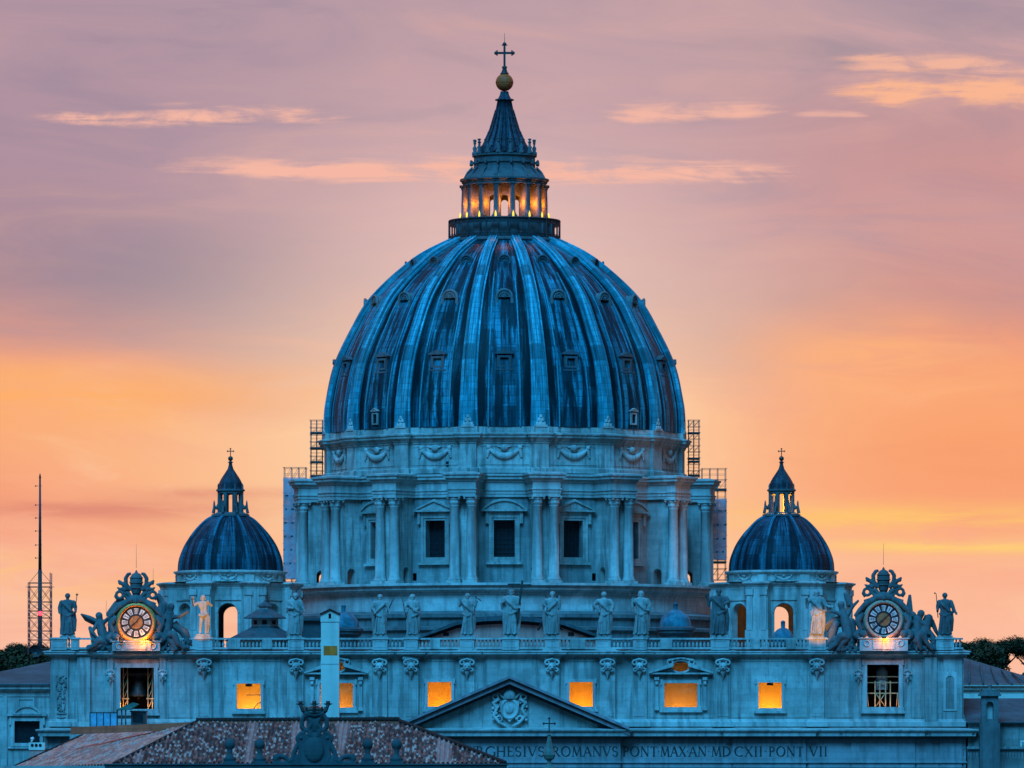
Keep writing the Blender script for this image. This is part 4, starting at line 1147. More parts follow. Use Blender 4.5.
b.prism([(X - 1.25, Z(701)), (X - 1.05, Z(713)), (X, Z(722)), (X + 1.05, Z(713)), (X + 1.25, Z(701)), (X, Z(699))], y - .5, y + .1)
b.torus((X, y - .4, Z(709)), 1.0, .2, n=24, sz=1.15); b.ball((X, y - .5, Z(709)), .55, 12, 1, .4, 1.2)
b.lathe([(.75, Z(699)), (.85, Z(696)), (.7, Z(692.5)), (.4, Z(690)), (.15, Z(688.5)), (.2, Z(687)), (.02, Z(685.5))], 12, X, y - .1, cap=False)
for q in (696.5, 694, 691.6): b.torus((X, y - .1, Z(q)), .72 - (697 - q) * .05, .09, 'z', 14, 5)
r2 = random.Random(3)
for s_ in (-1, 1):
    b.path([(X + s_ * .5, y - .3, Z(700)), (X + s_ * 1.9, y - .3, Z(689.5))], .14, 6); b.torus((X + s_ * 1.95, y - .3, Z(688)), .32, .12, n=12, m=5)
    b.path([(X + s_ * 1.2, y - .35, Z(699)), (X + s_ * 2.0, y - .35, Z(703)), (X + s_ * 1.6, y - .35, Z(709)), (X + s_ * 2.0, y - .35, Z(716)), (X + s_ * 1.2, y - .35, Z(723)), (X + s_ * .4, y - .35, Z(726))], [.2, .24, .2, .24, .2, .1], 6)
    b.torus((X + s_ * 1.75, y - .35, Z(697)), .35, .14, n=12, m=5); b.torus((X + s_ * 1.3, y - .35, Z(719)), .35, .14, n=12, m=5)
    for i in range(26):
        b.ball((X + s_ * r2.uniform(.9, 2.2), y - r2.uniform(.1, .35), Z(r2.uniform(695, 722))), r2.uniform(.1, .24), 6)
b.build('coat_of_arms', 'travertine_smooth', pedi)

# ---- Roman capitals cut in the frieze
GL = {
 'A': (.78, [('l', .04, 0, .39, 1, .07), ('l', .39, 1, .74, 0, .13), ('l', .16, .36, .62, .36, .06)], [(.04, 0), (.74, 0)]),
 'B': (.62, [('l', .12, 0, .12, 1, .13), ('a', .12, .76, .34, .24, -90, 90, .1), ('a', .12, .27, .42, .27, -90, 90, .12)], [(.12, 0), (.12, 1)]),
 'C': (.82, [('a', .5, .5, .44, .5, 50, 310, .12), ('l', .79, .78, .79, .98, .06)], []),
 'D': (.84, [('l', .12, 0, .12, 1, .13), ('a', .12, .5, .64, .5, -90, 90, .12)], [(.12, 0), (.12, 1)]),
 'E': (.58, [('l', .12, 0, .12, 1, .13), ('l', .12, .97, .52, .97, .06), ('l', .12, .52, .45, .52, .06), ('l', .12, .03, .55, .03, .06), ('l', .52, .8, .52, 1, .06), ('l', .55, 0, .55, .2, .06)], [(.12, 0), (.12, 1)]),
 'G': (.86, [('a', .5, .5, .44, .5, 50, 330, .12), ('l', .8, 0.08, .8, .44, .12), ('l', .79, .78, .79, .98, .06)], [(.8, .44)]),
 'H': (.84, [('l', .13, 0, .13, 1, .13), ('l', .71, 0, .71, 1, .13), ('l', .13, .52, .71, .52, .06)], [(.13, 0), (.13, 1), (.71, 0), (.71, 1)]),
 'I': (.34, [('l', .17, 0, .17, 1, .13)], [(.17, 0), (.17, 1)]),
 'L': (.58, [('l', .12, 0, .12, 1, .13), ('l', .12, .03, .55, .03, .06), ('l', .55, 0, .55, .2, .06)], [(.12, 0), (.12, 1)]),
 'M': (.98, [('l', .1, 0, .18, 1, .07), ('l', .18, 1, .48, .05, .13), ('l', .48, .05, .78, 1, .07), ('l', .78, 1, .88, 0, .13)], [(.1, 0), (.88, 0), (.18, 1), (.78, 1)]),
 'N': (.86, [('l', .12, 0, .12, 1, .07), ('l', .12, 1, .74, 0, .13), ('l', .74, 0, .74, 1, .07)], [(.12, 0), (.12, 1), (.74, 1)]),
 'O': (.92, [('a', .46, .5, .4, .5, 0, 360, .12)], []),
 'P': (.6, [('l', .12, 0, .12, 1, .13), ('a', .12, .73, .4, .27, -90, 90, .11)], [(.12, 0), (.12, 1)]),
 'R': (.7, [('l', .12, 0, .12, 1, .13), ('a', .12, .75, .38, .25, -90, 90, .11), ('l', .3, .5, .66, 0, .12)], [(.12, 0), (.12, 1), (.66, 0)]),
 'S': (.58, [('a', .29, .74, .22, .24, 20, 270, .11), ('a', .29, .26, .22, .26, -160, 90, .11)], []),
 'T': (.72, [('l', .36, 0, .36, 1, .13), ('l', .04, .97, .68, .97, .06), ('l', .05, .8, .05, 1, .05), ('l', .67, .8, .67, 1, .05)], [(.36, 0)]),
 'V': (.78, [('l', .05, 1, .4, 0, .13), ('l', .4, 0, .73, 1, .07)], [(.05, 1), (.73, 1)]),
 'X': (.78, [('l', .08, 1, .7, 0, .13), ('l', .08, 0, .7, 1, .07)], [(.08, 0), (.08, 1), (.7, 0), (.7, 1)]),
}
TXT = MB()
def letters(txt, p0, p1, y, zb, H):
    tot = sum(GL[c][0] for c in txt) + .12 * (len(txt) - 1); x0 = fx(p0); sx = (fx(p1) - x0) / tot; cx = 0
    def seg(a, b, c, d, t):
        dx, dz = (c - a) * sx, (d - b) * H; L = math.hypot(dx, dz) or 1; nx, nz = -dz / L * t * H * .5, dx / L * t * H * .5
        X0, Z0, X1, Z1 = x0 + (cx + a) * sx, zb + b * H, x0 + (cx + c) * sx, zb + d * H
        q = seg.k = (seg.k + 1) % 7; yy = y - .012 - q * .004
        TXT.prism([(X0 + nx, Z0 + nz), (X1 + nx, Z1 + nz), (X1 - nx, Z1 - nz), (X0 - nx, Z0 - nz)], yy, y + .02)
    seg.k = 0
    for c in txt:
        w, st, sf = GL[c]
        for s_ in st:
            t = s_[-1] * 1.25
            if s_[0] == 'l': seg(*s_[1:5], t)
            else:
                _, ox, oz, rx, rz, a0, a1, _t = s_; n = max(5, int(abs(a1 - a0) / 22)); pr = None
                for i in range(n + 1):
                    a = math.radians(a0 + (a1 - a0) * i / n); q = (ox + rx * math.cos(a), oz + rz * math.sin(a))
                    if pr: seg(pr[0], pr[1], q[0], q[1], t * (.6 + .5 * abs(math.cos(a))))
                    pr = q
        for ax2, az2 in sf: seg(ax2 - .13, az2, ax2 + .13, az2, .05)
        cx += w + .12
zt0 = fz(756.3); HH = fz(746.6) - zt0
for t, a, c in (('PAVLVS', 392, 434), ('V', 442, 449), ('BVRGHESIVS', 458, 544.5), ('ROMANVS', 552.5, 618)): letters(t, a, c, YM, zt0, HH)
for t, a, c in (('PONT', 623, 657.5), ('MAX', 660.5, 686), ('AN', 689, 706.5), ('MD', 711.5, 731), ): letters(t, a, c, YS, zt0, HH)
for t, a, c in (('CXII', 734.3, 762.5), ('PONT', 769, 803.5)): letters(t, a, c, YS - .32, zt0, HH)
letters('VII', 809.5, 827.5, YS, zt0, HH)
letters('P', 621.5, 626.5, YM, zt0, HH) if False else None
for p, yy in ((548.5, YM), (658.9, YS), (687.3, YS), (708.8, YS), (765.5, YS - .32)):
    x = fx(p); zz = zt0 + HH * .5; TXT.prism([(x - .09, zz), (x, zz + .1), (x + .09, zz), (x, zz - .1)], yy - .02, yy + .02)
TXT.build('inscription', 'bronze_dark', fac)

# ---- windows of the attic
def window_trim(h, w=.35):
    a, c, d, e = hole(h); y = wy((h[0] + h[1]) / 2); b = MB()
    b.frame(a, c, d, e, w, y - .2, y + .05)
    for x in (a - w, c + w): b.box(x - .12, x + .12, y - .28, y, e + w - .55, e + w + .12)
    for x in (a - w, c + w): b.box(x - .12, x + .12, y - .28, y, d - w - .12, d - w + .5)
    b.box(a - w - .25, c + w + .25, y - .38, y, d - w - .3, d - w)
    return b, a, c, d, e, y
for i, h in enumerate(LIT):
    b, a, c, d, e, y = window_trim(h)
    if i in (3, 4):
        m = (a + c) / 2
        for s_ in (-1, 1):
            x = m + s_ * ((c - a) / 2 + .95)
            b.box(x - .2, x + .2, y - .35, y, d, e + .35); b.box(x - .3, x + .3, y - .45, y, e + .35, e + .75); b.ball((x, y - .35, e - .1), .25, 8); b.box(x - .28, x + .28, y - .42, y, d - .4, d)
            b.prism([(m + s_ * 4.0, fz(672)), (m + s_ * 4.0, fz(673.5)), (m + s_ * .9, fz(666.5)), (m + s_ * .9, fz(662))][::s_], y - .8, y)
            b.torus((m + s_ * 1.35, y - .3, fz(662)), .32, .13, n=12, m=5)
        b.box(m - 4.0, m + 4.0, y - .7, y - .003, fz(674.2), fz(672.6))
        b.torus((m, y - .15, fz(666.5)), 1.22, .16, n=28, sz=.62); b.path([(m - 1.6, y - .3, fz(660.5)), (m - .7, y - .3, fz(659)), (m, y - .3, fz(658)), (m + .7, y - .3, fz(659)), (m + 1.6, y - .3, fz(660.5))], .17, 6)
        # spandrels that make the opening oval
        oa, oc, od, oe = hole(OVAL[0 if i == 3 else 1]); om, oz = (oa + oc) / 2, (od + oe) / 2
        for sx in (-1, 1):
            for sz in (-1, 1):
                q = [(om + sx * (oc - oa) / 2 * 1.0, oz + sz * (oe - od) / 2)]
                q += [(om + sx * (oc - oa) / 2 * math.cos(t), oz + sz * (oe - od) / 2 * math.sin(t)) for t in [j * PI / 12 for j in range(7)]]
                b.prism(q, y + .01, y + .6)
    w = b.build('window', 'travertine_smooth', fac)
    # the lit room behind
    r = MB(); ya, yb_ = y + 1.0, y + 4.2; m_ = .06; top_ = e + m_ if i not in (3, 4) else fz(661)
    A, C, D, E = a - m_, c + m_, d - 1.5, top_
    r.add([(A, ya, D), (C, ya, D), (C, ya, E), (A, ya, E), (A, yb_, D), (C, yb_, D), (C, yb_, E), (A, yb_, E)], [(4, 5, 6, 7), (0, 1, 5, 4), (3, 2, 6, 7), (0, 4, 7, 3), (1, 2, 6, 5)])
    r.add([(A, ya - .001, D), (C, ya - .001, D), (C, ya - .001, d - .001), (A, ya - .001, d - .001)], [(0, 1, 2, 3)])
    r.build('lit_room', 'room_plaster', w)
    pw = {0: 330, 1: 300, 2: 300, 3: 210, 4: 210, 5: 330}[i]
    colr = {0: (1, .44, .08), 1: (1, .36, .005), 2: (1, .36, .005), 3: (1, .38, .09), 4: (1, .38, .09), 5: (1, .40, .03)}[i]
    point_lamp('room_lamp', ((a + c) / 2, y + 2.3, d - .75), pw * {0: .85, 5: .9, 1: .7, 2: .7, 3: .62, 4: .62}[i], colr, .35, fac)
    if i in (0, 5):
        b = MB(); b.box((a + c) / 2 - .4, (a + c) / 2 + .4, y + .5, y + .9, e - .35, e - .02); b.build('lamp_box', 'iron', w)
    if i == 0:
        b = MB(); b.path([(a + 1.2, y + .7, d + 1.7), (c + .2, y + .5, d + 1.75)], .05, 5); b.path([(c - .9, y + .4, d), (c - .3, y + .3, d + .7), (c + .6, y + .1, d + .9)], .06, 5); b.build('bracket_arm', 'iron', w)
# bell openings
for i, h in enumerate(BELL):
    b, a, c, d, e, y = window_trim(h, .5); w = b.build('bell_window', 'travertine_smooth', fac)
    r = MB(); ya, yb_ = y + 1.0, y + 6; A, C, D, E = a - .06, c + .06, d - .06, e + .06
    r.add([(A, ya, D), (C, ya, D), (C, ya, E), (A, ya, E), (A, yb_, D), (C, yb_, D), (C, yb_, E), (A, yb_, E)], [(4, 5, 6, 7), (0, 1, 5, 4), (3, 2, 6, 7), (0, 4, 7, 3), (1, 2, 6, 5)])
    r.build('bell_chamber', 'dark_interior', w)
a, c, d, e = hole(BELL[0]); y = WY['side'] + 1.6; m = (a + c) / 2
for x in (a + .55, c - .55):
    b = MB(); b.box(x - .32, x - .22, y, y + .12, d, e); b.box(x + .22, x + .32, y, y + .12, d, e)
    for q in range(4): b.path([(x - .25, y + .05, d + q * 1.25), (x + .25, y + .06, d + (q + 1) * 1.25)], .05, 4)
    b.box(x - .45, x + .45, y - .1, y + .2, d + 1.25, d + 1.4); o = b.build('timber_trestle', 'timber_lit', fac)
for x in (a + .3, c - .3): point_lamp('bell_lamp', (x, y - .9, d + .4), 85, (1, .42, .03), .1, fac)
bell = thing('bell', 'big dark bronze bell hanging in the tall opening under the gold-lit clock', 'bell', (m, y + 1.6, fz(696)))
b = MB(); zb = fz(696)
b.lathe([(1.15, zb), (1.2, zb + .15), (.95, zb + .7), (.8, zb + 1.5), (.7, zb + 2.0), (.4, zb + 2.25), (.1, zb + 2.3)], 24, m, y + 1.6, cap=False); b.build('bell_shell', 'bronze_dark', bell)
b = MB(); b.box(m - 1.9, m + 1.9, y + 1.4, y + 1.8, zb + 2.6, zb + 2.95); b.box(m - .35, m + .35, y + 1.45, y + 1.75, zb + 2.2, zb + 2.6); b.build('yoke', 'iron', bell)
b = MB(); b.tube((m, y + 1.6, zb + 1.8), (m, y + 1.6, zb - .1), .06); b.ball((m, y + 1.6, zb - .2), .2, 8); b.build('clapper', 'iron', bell)
a, c, d, e = hole(BELL[1]); y = WY['side'] + 1.3; W = c - a
gl = MB()
for xx in (.0, .27, .42, .60, .75, 1.0):
    if xx in (0, 1): continue
    gl.box(a + W * xx - .07, a + W * xx + .07, y, y + .14, d, d + (e - d) * .62)
for q in (.33, .58, .72): gl.box(a, c, y + .02, y + .12, d + (e - d) * q - .06, d + (e - d) * q + .06)
gl.tube((a + W * .28, y - .05, d), (a + W * .6, y - .05, d + 1.8), .07, .07, 4); gl.tube((a + W * .6, y - .1, d), (a + W * .28, y - .1, d + 1.8), .07, .07, 4)
gl.tube((a + W * .06, y - .05, d), (a + W * .02, y - .05, d + 1.8), .07, .07, 4); gl.tube((a + W * .94, y - .05, d), (a + W * .98, y - .05, d + 1.8), .07, .07, 4)
gl.build('timber_screen', 'timber_lit', fac)
gl = MB(); gl.lathe([(.75, d + 2.2), (.75, e - .8), (.4, e - .4), (.1, e - .2)], 16, (a + c) / 2, y + 1.2, cap=False); gl.build('bell_drum', 'travertine_smooth', fac)
for xx in (.12, .5, .88): point_lamp('bell_lamp', (a + W * xx, y - .8, d + .3), 26, (1, .40, .03), .1, fac)
# round-headed niche and carved strip at the ends
b = MB(); x0, x1 = fx(946), fx(954.5); b.archwall(fx(943.5), fx(957), fz(711), fz(672), x0, x1, fz(709), fz(680), WY['side'] - .42, WY['side'] - .321, 10)
b.build('niche', 'travertine_smooth', fac)
b = MB(); b.box(x0, x1, WY['side'] - .335, WY['side'] - .322, fz(709), fz(676)); b.build('niche_back', 'travertine_dark', fac)
b = MB(); y = WY['side'] - .36; r2 = random.Random(5)
b.box(fx(60.6), fx(61.2), y - .05, y + .05, fz(712), fz(680))
for i in range(46):
    p = r2.uniform(676, 712); w_ = 5 if p < 690 else 3
    b.ball((fx(61 + r2.uniform(-w_, w_)), y, fz(p)), r2.uniform(.07, .17), 6)
for s_ in (-1, 1): b.path([(fx(61), y, fz(684)), (fx(61 + 4 * s_), y, fz(680)), (fx(61 + 5 * s_), y, fz(688)), (fx(61 + 2 * s_), y, fz(692)), (fx(61 + 4 * s_), y, fz(700)), (fx(61 + 3.5 * s_), y, fz(710))], .09, 5)
b.box(fx(56.5), fx(66), y - .1, y + .05, fz(714), fz(712.5)); b.path([(fx(57), y, fz(717)), (fx(61), y, fz(718.5)), (fx(65), y, fz(717))], .09, 5)
b.build('carved_trophy', 'travertine_dark', fac)
# ================================================================== carving helper: union of shapes smoothed into one surface
def carve(mb, name, mat, parent, voxel=.07, rough=.03, seed=0, origin=None):
    og = Vector(origin) if origin is not None else world_loc(parent)
    me = bpy.data.meshes.new('tmp'); me.from_pydata([(x - og.x, y - og.y, z - og.z) for x, y, z in mb.v], [], mb.f)
    t = bpy.data.objects.new('tmp', me); COL.objects.link(t)
    bm = bmesh.new(); bm.from_mesh(me); bmesh.ops.remove_doubles(bm, verts=bm.verts, dist=1e-4); bmesh.ops.recalc_face_normals(bm, faces=bm.faces); bm.to_mesh(me); bm.free()
    md = t.modifiers.new('r', 'REMESH'); md.mode = 'VOXEL'; md.voxel_size = voxel; md.use_smooth_shade = True
    sm = t.modifiers.new('s', 'SMOOTH'); sm.factor = .4; sm.iterations = 1
    dg = bpy.context.evaluated_depsgraph_get(); ev = t.evaluated_get(dg)
    nm = bpy.data.meshes.new_from_object(ev); nm.name = name
    bpy.data.objects.remove(t); bpy.data.meshes.remove(me)
    nm.materials.clear(); nm.materials.append(MATS[mat])
    o = bpy.data.objects.new(name, nm); COL.objects.link(o); o.parent = parent
    o.location = og - (world_loc(parent) if parent else Vector((0, 0, 0))); WL[o.name] = og
    return o

def rings(b, secs, n=40, k=7, phase=0.0, amp=.16, cloak=None):
    """robe from rings: (z, cx, cy, rx, ry, fold strength)"""
    v = []
    for z, cx, cy, rx, ry, fo in secs:
        for i in range(n):
            a = 2 * PI * i / n
            q = 1 + amp * fo * (math.sin(k * a + phase + z * 2.5) + .5 * math.sin((k * 2 - 3) * a + phase * 2 + z * 4))
            v.append((cx + rx * q * math.sin(a), cy - ry * q * math.cos(a), z))
    m = len(secs)
    b.add(v, [(j * n + i, j * n + (i + 1) % n, (j + 1) * n + (i + 1) % n, (j + 1) * n + i) for j in range(m - 1) for i in range(n)], True)
    b.add(v[:n], [tuple(range(n))]); b.add(v[-n:], [tuple(range(n))])

def hand(b, p, d, s=1.0):
    """palm and curled fingers reaching along d"""
    d = Vector(d).normalized(); p = Vector(p); side = d.cross(Vector((0, 1, 0)))
    side = side.normalized() if side.length > .1 else Vector((1, 0, 0))
    b.ball(tuple(p + d * .018 * s), .021 * s, 8, 1, .8, 1.1)
    for i in range(4):
        o = side * (i - 1.5) * .0115 * s
        b.tube(p + o + d * .025 * s, p + o + d * (.048 + .004 * (1.5 - abs(i - 1.5))) * s + Vector((0, -.012, 0)) * s, .0065 * s, .005 * s, 5)
    b.tube(p + side * .02 * s, p + side * .034 * s + d * .02 * s, .007 * s, .005 * s, 5)

def figure_mb(o):
    """a draped standing figure of height 1 facing -y; o holds the pose"""
    b = MB(); ln = o.get('lean', 0.0); ph = o.get('phase', 0.0); wide = o.get('wide', 1.0) * 1.0
    hx = o.get('hip', .012) * 1.7
    if o.get('nude'):
        for s_ in (-1, 1):
            b.path([(s_ * .05 + hx, 0, .50), (s_ * .065 + hx * .5, -.02, .27), (s_ * .06, .0, .05)], [.062, .044, .028], 10); b.path([(s_ * .06, .0, .03), (s_ * .072, -.06, .018)], [.028, .02], 8)
        rings(b, [(.44, hx, 0, .09, .075, 0), (.52, hx, 0, .095, .075, .3), (.60, hx * .6, 0, .078, .06, 0), (.70, 0, 0, .096, .07, 0), (.79, 0, .002, .115, .068, 0), (.83, 0, 0, .07, .05, 0)], phase=ph)
        b.path([(-.09, -.05, .50), (0, -.075, .46), (.085, -.05, .53), (.12, .0, .40), (.11, .02, .20), (.1, .02, .02)], [.035, .04, .04, .045, .04, .03], 8)
        b.path([(.085, -.02, .53), (.12, -.03, .42), (.125, -.01, .22)], [.035, .045, .03], 8)
    else:
        f = o.get('fold', 1.0)
        rings(b, [(0, .0, 0, .135 * wide, .11, f), (.06, .0, 0, .128 * wide, .105, f), (.2, hx * .5, 0, .118 * wide, .1, f), (.36, hx, -.005, .115 * wide, .1, f), (.48, hx, -.005, .116 * wide, .098, f * .8),
                  (.58, hx * .6, 0, .1 * wide, .085, .6 * f), (.66, ln * .3, 0, .105 * wide, .08, .5), (.74, ln * .6, 0, .122 * wide, .08, .45), (.8, ln * .8, .002, .118 * wide, .07, .3), (.835, ln, .0, .07, .05, 0)], k=o.get('k', 9), phase=ph)
        kx = o.get('knee', .05); b.path([(hx + kx * .6, -.03, .5), (kx, -.085, .29), (kx * 1.15, -.05, .02)], [.06, .055, .04], 8)
        # cloak slung across
        s_ = o.get('sling', 1)
        b.path([(-s_ * .105, -.02, .78), (-s_ * .03, -.088, .68), (s_ * .08, -.085, .56), (s_ * .125, -.02, .50)], [.035, .036, .04, .04], 8)
        b.path([(-s_ * .11, .0, .5), (0, -.1, .44), (s_ * .12, -.04, .52)], [.03, .035, .045], 8)
        b.path([(s_ * .125, -.01, .55), (s_ * .14 * wide, .0, .35), (s_ * .135 * wide, .02, .08)], [.045, .042, .03], 8)
        for i in range(4):
            x = -.09 + .06 * i + .01 * math.sin(ph + i * 2); b.path([(x * .8, -.095, .42), (x, -.11, .2), (x * 1.1, -.108, .02)], [.011, .02, .022], 6)
        for s2 in (-1, 1): b.ball((s2 * .06, -.13, .015), .024, 8, .8, 1.5, .7)
    hd = o.get('head', (0.0, 0.0)); hxp = ln + hd[0]; hz = .915 + hd[1]; hy = o.get('bow', 0.0)
    b.tube((ln, 0, .81), (hxp * .8, -.5 * hy, hz - .04), .036, .032, 10)
    b.ball((hxp, -hy, hz), .054, 14, .88, 1.0, 1.2); b.ball((hxp, .012 - hy, hz + .014), .060, 12, .98, 1.0, 1.08)
    b.tube((hxp, -.048 - hy, hz + .008), (hxp, -.062 - hy, hz - .01), .007, .010, 6)
    for s2 in (-1, 1):
        b.ball((hxp + s2 * .047, .004 - hy, hz), .012, 6, .6, 1, 1.3); b.tube((hxp + s2 * .008, -.05 - hy, hz + .016), (hxp + s2 * .03, -.044 - hy, hz + .016), .006, .005, 5)
    if o.get('beard', True): b.ball((hxp, -.036 - hy, hz - .05), .03, 8, 1, .8, 1.3)
    if o.get('hair'):
        for i in range(9):
            a = PI * (i - 4) / 4.6; b.ball((hxp + .05 * math.sin(a), .02 + .03 * math.cos(a) - hy, hz - .02 + .03 * math.cos(i * 2.1)), .024, 6)
    if o.get('hood'): b.ball((hxp, .016 - hy, hz + .008), .066, 12, 1.05, 1, 1.12); b.path([(hxp - .05, .02, hz - .03), (-.09, .02, .76)], [.035, .04], 8); b.path([(hxp + .05, .02, hz - .03), (.09, .02, .76)], [.035, .04], 8)
    for s2, key in ((-1, 'L'), (1, 'R')):
        if key in o:
            e, h = o[key]; sh = (s2 * .112 * wide + ln, 0, .785)
            b.ball(sh, .042, 10)
            if o.get('nude') or o.get('bare'):
                b.path([sh, e, h], [.038, .029, .02], 10)
            else:
                b.path([sh, e], [.05, .042], 10); b.path([e, h], [.038, .023], 10)
                b.path([e, (e[0] + s2 * .005, e[1] + .01, e[2] - .13)], [.04, .022], 8)
            hand(b, h, Vector(h) - Vector(e), o.get('hs', 1.15))
    return b

def place(b, X, Y, Z, H, mirror=False):
    s = -1 if mirror else 1
    q = MB(); q.f = b.f; q.sm = b.sm; q.uv = b.uv; q.v = [(X + s * x * H * 1.13, Y + y * H, Z + z * H) for x, y, z in b.v]
    return q
BASEZ = fz(637.8) + .04
GRP = 'apostle statues along the balustrade'
def statue(px, top, label, o, extras=(), Y=850.25, zpy=637.5, grp=True, width=.30):
    zb = BASEZ; X = fx(px)
    hh = (zpy - top) * .125
    root = thing('statue', label, 'statue', (X, Y, zb), GRP)
    b = MB(); b.box(X - .95, X + .95, Y - .65, Y + .6, zb, zb + .22); b.box(X - .8, X + .8, Y - .55, Y + .5, zb + .22, zb + .4); b.build('plinth', 'statue_stone', root)
    H = (hh - .38) / (o.get('topf', .985))
    fb = figure_mb(o); q = place(fb, X, Y - .05, zb + .34, H)
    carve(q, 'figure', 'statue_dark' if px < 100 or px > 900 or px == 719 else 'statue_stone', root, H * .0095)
    for nm, mat, fn in extras:
        e = MB(); fn(e); e = place(e, X, Y - .05, zb + .34, H); e.build(nm, mat, root)
    return root
def staff(p0, p1, r=.011, tip=None):
    def f(e):
        e.tube(p0, p1, r, r * .8, 8)
        if tip == 'star':
            e.ball(p1, .02, 8)
            for i in range(6):
                a = i * PI / 3; e.tube(p1, (p1[0] + .036 * math.cos(a), p1[1], p1[2] + .036 * math.sin(a)), .008, .003, 5)
        elif tip == 'knob': e.ball(p1, .022, 8)
        elif tip == 'blade':
            d = Vector(p1) - Vector(p0); d.normalize(); e.tube(p1, Vector(p1) + d * .09, .022, .003, 6)
        elif tip == 'cross': e.tube((p1[0] - .045, p1[1], p1[2] - .05), (p1[0] + .045, p1[1], p1[2] - .05), .01, .01, 6)
        elif tip == 'hook': e.path([p1, (p1[0] - .03, p1[1], p1[2] + .03), (p1[0] - .035, p1[1], p1[2] - .005)], .009, 6)
    return f
dk = 'bronze_dark'
statue(67.5, 593, 'robed stone statue holding a star-topped staff beside the lattice mast', dict(phase=.4, wide=1.1, L=((-.17, .0, .64), (-.155, -.08, .53)), R=((.165, -.01, .66), (.17, -.05, .60)), hip=-.01, beard=False),
       [('staff', dk, staff((.15, -.05, .40), (.20, -.05, .955), .010, 'star'))])
statue(203, 594.5, 'warm lit bare-chested statue with raised arms beside the open arch of the unlit small dome',
       dict(nude=True, phase=1.0, L=((-.20, -.02, .72), (-.215, -.05, .87)), R=((.19, -.03, .72), (.13, -.09, .79)), hip=.02, beard=True, hair=True, hs=1.4),
       [('reed_cross', dk, staff((-.215, -.07, .70), (-.235, -.07, .93), .012, 'cross'))])
statue(294.5, 592.5, 'hooded stone statue with bowed head between the many-sided roof and the tall chimney', dict(hood=True, head=(.02, -.005), bow=.045, phase=2.0, wide=1.08, L=((-.15, -.03, .64), (-.06, -.11, .62)), R=((.165, -.02, .66), (.19, -.07, .58)), hip=.01),
       [('staff', dk, staff((.15, .0, .80), (.23, 0, 1.02), .012))])
statue(380, 594, 'stone statue with a knobbed club sloping up over its shoulder beside the chimney', dict(phase=3.1, sling=-1, wide=1.02, L=((-.17, -.03, .66), (-.12, -.10, .56)), R=((.17, .0, .68), (.20, -.04, .56)), hip=.014, knee=.06),
       [('club', dk, staff((.16, -.03, .56), (.335, -.03, .985), .011, 'knob'))])
statue(412.5, 594, 'slim hooded stone statue with a long spear above the dark gable corner', dict(phase=.9, wide=.92, L=((-.16, -.04, .68), (-.145, -.06, .60)), R=((.14, -.02, .64), (.06, -.1, .60)), hip=-.01, knee=-.05, hood=True),
       [('spear', dk, staff((-.13, -.06, .42), (-.245, -.06, 1.0), .010))])
statue(467.5, 593, 'bare-armed stone statue with a crossed staff at its shoulder above the pediment slope', dict(nude=False, bare=True, phase=4.0, L=((-.17, -.02, .68), (-.15, -.08, .80)), R=((.16, -.02, .67), (.19, -.05, .76)), hip=.02, sling=1, knee=-.055, k=7),
       [('staff', dk, staff((.12, -.03, .28), (.20, -.03, 1.06), .012)), ('crossbar', dk, staff((.15, -.03, .92), (.29, -.03, .80), .011))])
def bigcross(e):
    e.hexa([(.10, -.1, .30), (.14, -.1, .30), (.14, -.05, .30), (.10, -.05, .30)], [(.195, -.1, 1.15), (.235, -.1, 1.15), (.235, -.05, 1.15), (.195, -.05, 1.15)])
    e.box(-.06, .183, -.095, -.055, 1.045, 1.085); e.box(.225, .38, -.095, -.055, 1.03, 1.07)
statue(511, 588, 'central statue of a robed figure holding a huge dark cross above the pediment peak', dict(phase=5.0, wide=1.06, L=((-.165, -.03, .66), (-.12, -.11, .70)), R=((.15, -.04, .66), (.155, -.09, .60)), hip=-.016, hair=True, knee=.055, k=8, topf=.985),
       [('big_cross', dk, bigcross)])
def xcross(e):
    e.tube((-.29, .06, .10), (.14, .06, .94), .020, .020, 6); e.tube((.20, .07, .10), (-.14, .07, .92), .024, .024, 6)
statue(552, 591, 'stone statue leaning against a diagonal saltire cross beside the central figure', dict(phase=1.7, wide=1.1, L=((-.17, -.02, .70), (-.12, -.09, .64)), R=((.15, .0, .70), (.15, -.04, .84)), hip=.012, sling=-1, lean=.012), [('saltire_cross', dk, xcross)])
statue(604, 591.5, 'stone statue with one arm akimbo and bent knee above the tip of the gable roof', dict(phase=2.6, wide=.98, L=((-.20, -.01, .68), (-.12, -.08, .56)), R=((.18, -.02, .68), (.16, -.07, .58)), hip=.02, knee=-.07, beard=False))
statue(641, 590.5, 'stone statue lifting a short club beside its head near the round blue cupola', dict(phase=3.6, wide=1.05, hair=True, L=((-.16, -.03, .70), (-.165, -.06, .78)), R=((.17, -.02, .66), (.15, -.08, .58)), hip=.01),
       [('club', dk, staff((-.12, -.06, .64), (-.255, -.06, .99), .013)), ('book', 'statue_stone', lambda e: e.box(.13, .20, -.10, -.02, .52, .63))])
statue(719, 588, 'shadowed stone statue in front of the corner of the lantern-lit small dome', dict(phase=4.4, wide=1.15, L=((-.19, -.01, .72), (-.22, -.05, .80)), R=((.18, -.02, .70), (.12, -.10, .66)), hip=-.012, knee=.06, sling=1, bow=.02))
statue(816.5, 589.5, 'stone statue lit warm below the waist with arms held out beside the sculpted clock', dict(phase=5.5, wide=1.0, L=((-.18, -.02, .70), (-.19, -.07, .76)), R=((.18, -.05, .64), (.27, -.10, .61)), hip=.01, hair=True),
       [('scroll', 'statue_stone', lambda e: e.tube((.22, -.11, .60), (.33, -.11, .62), .02, .02, 8))])
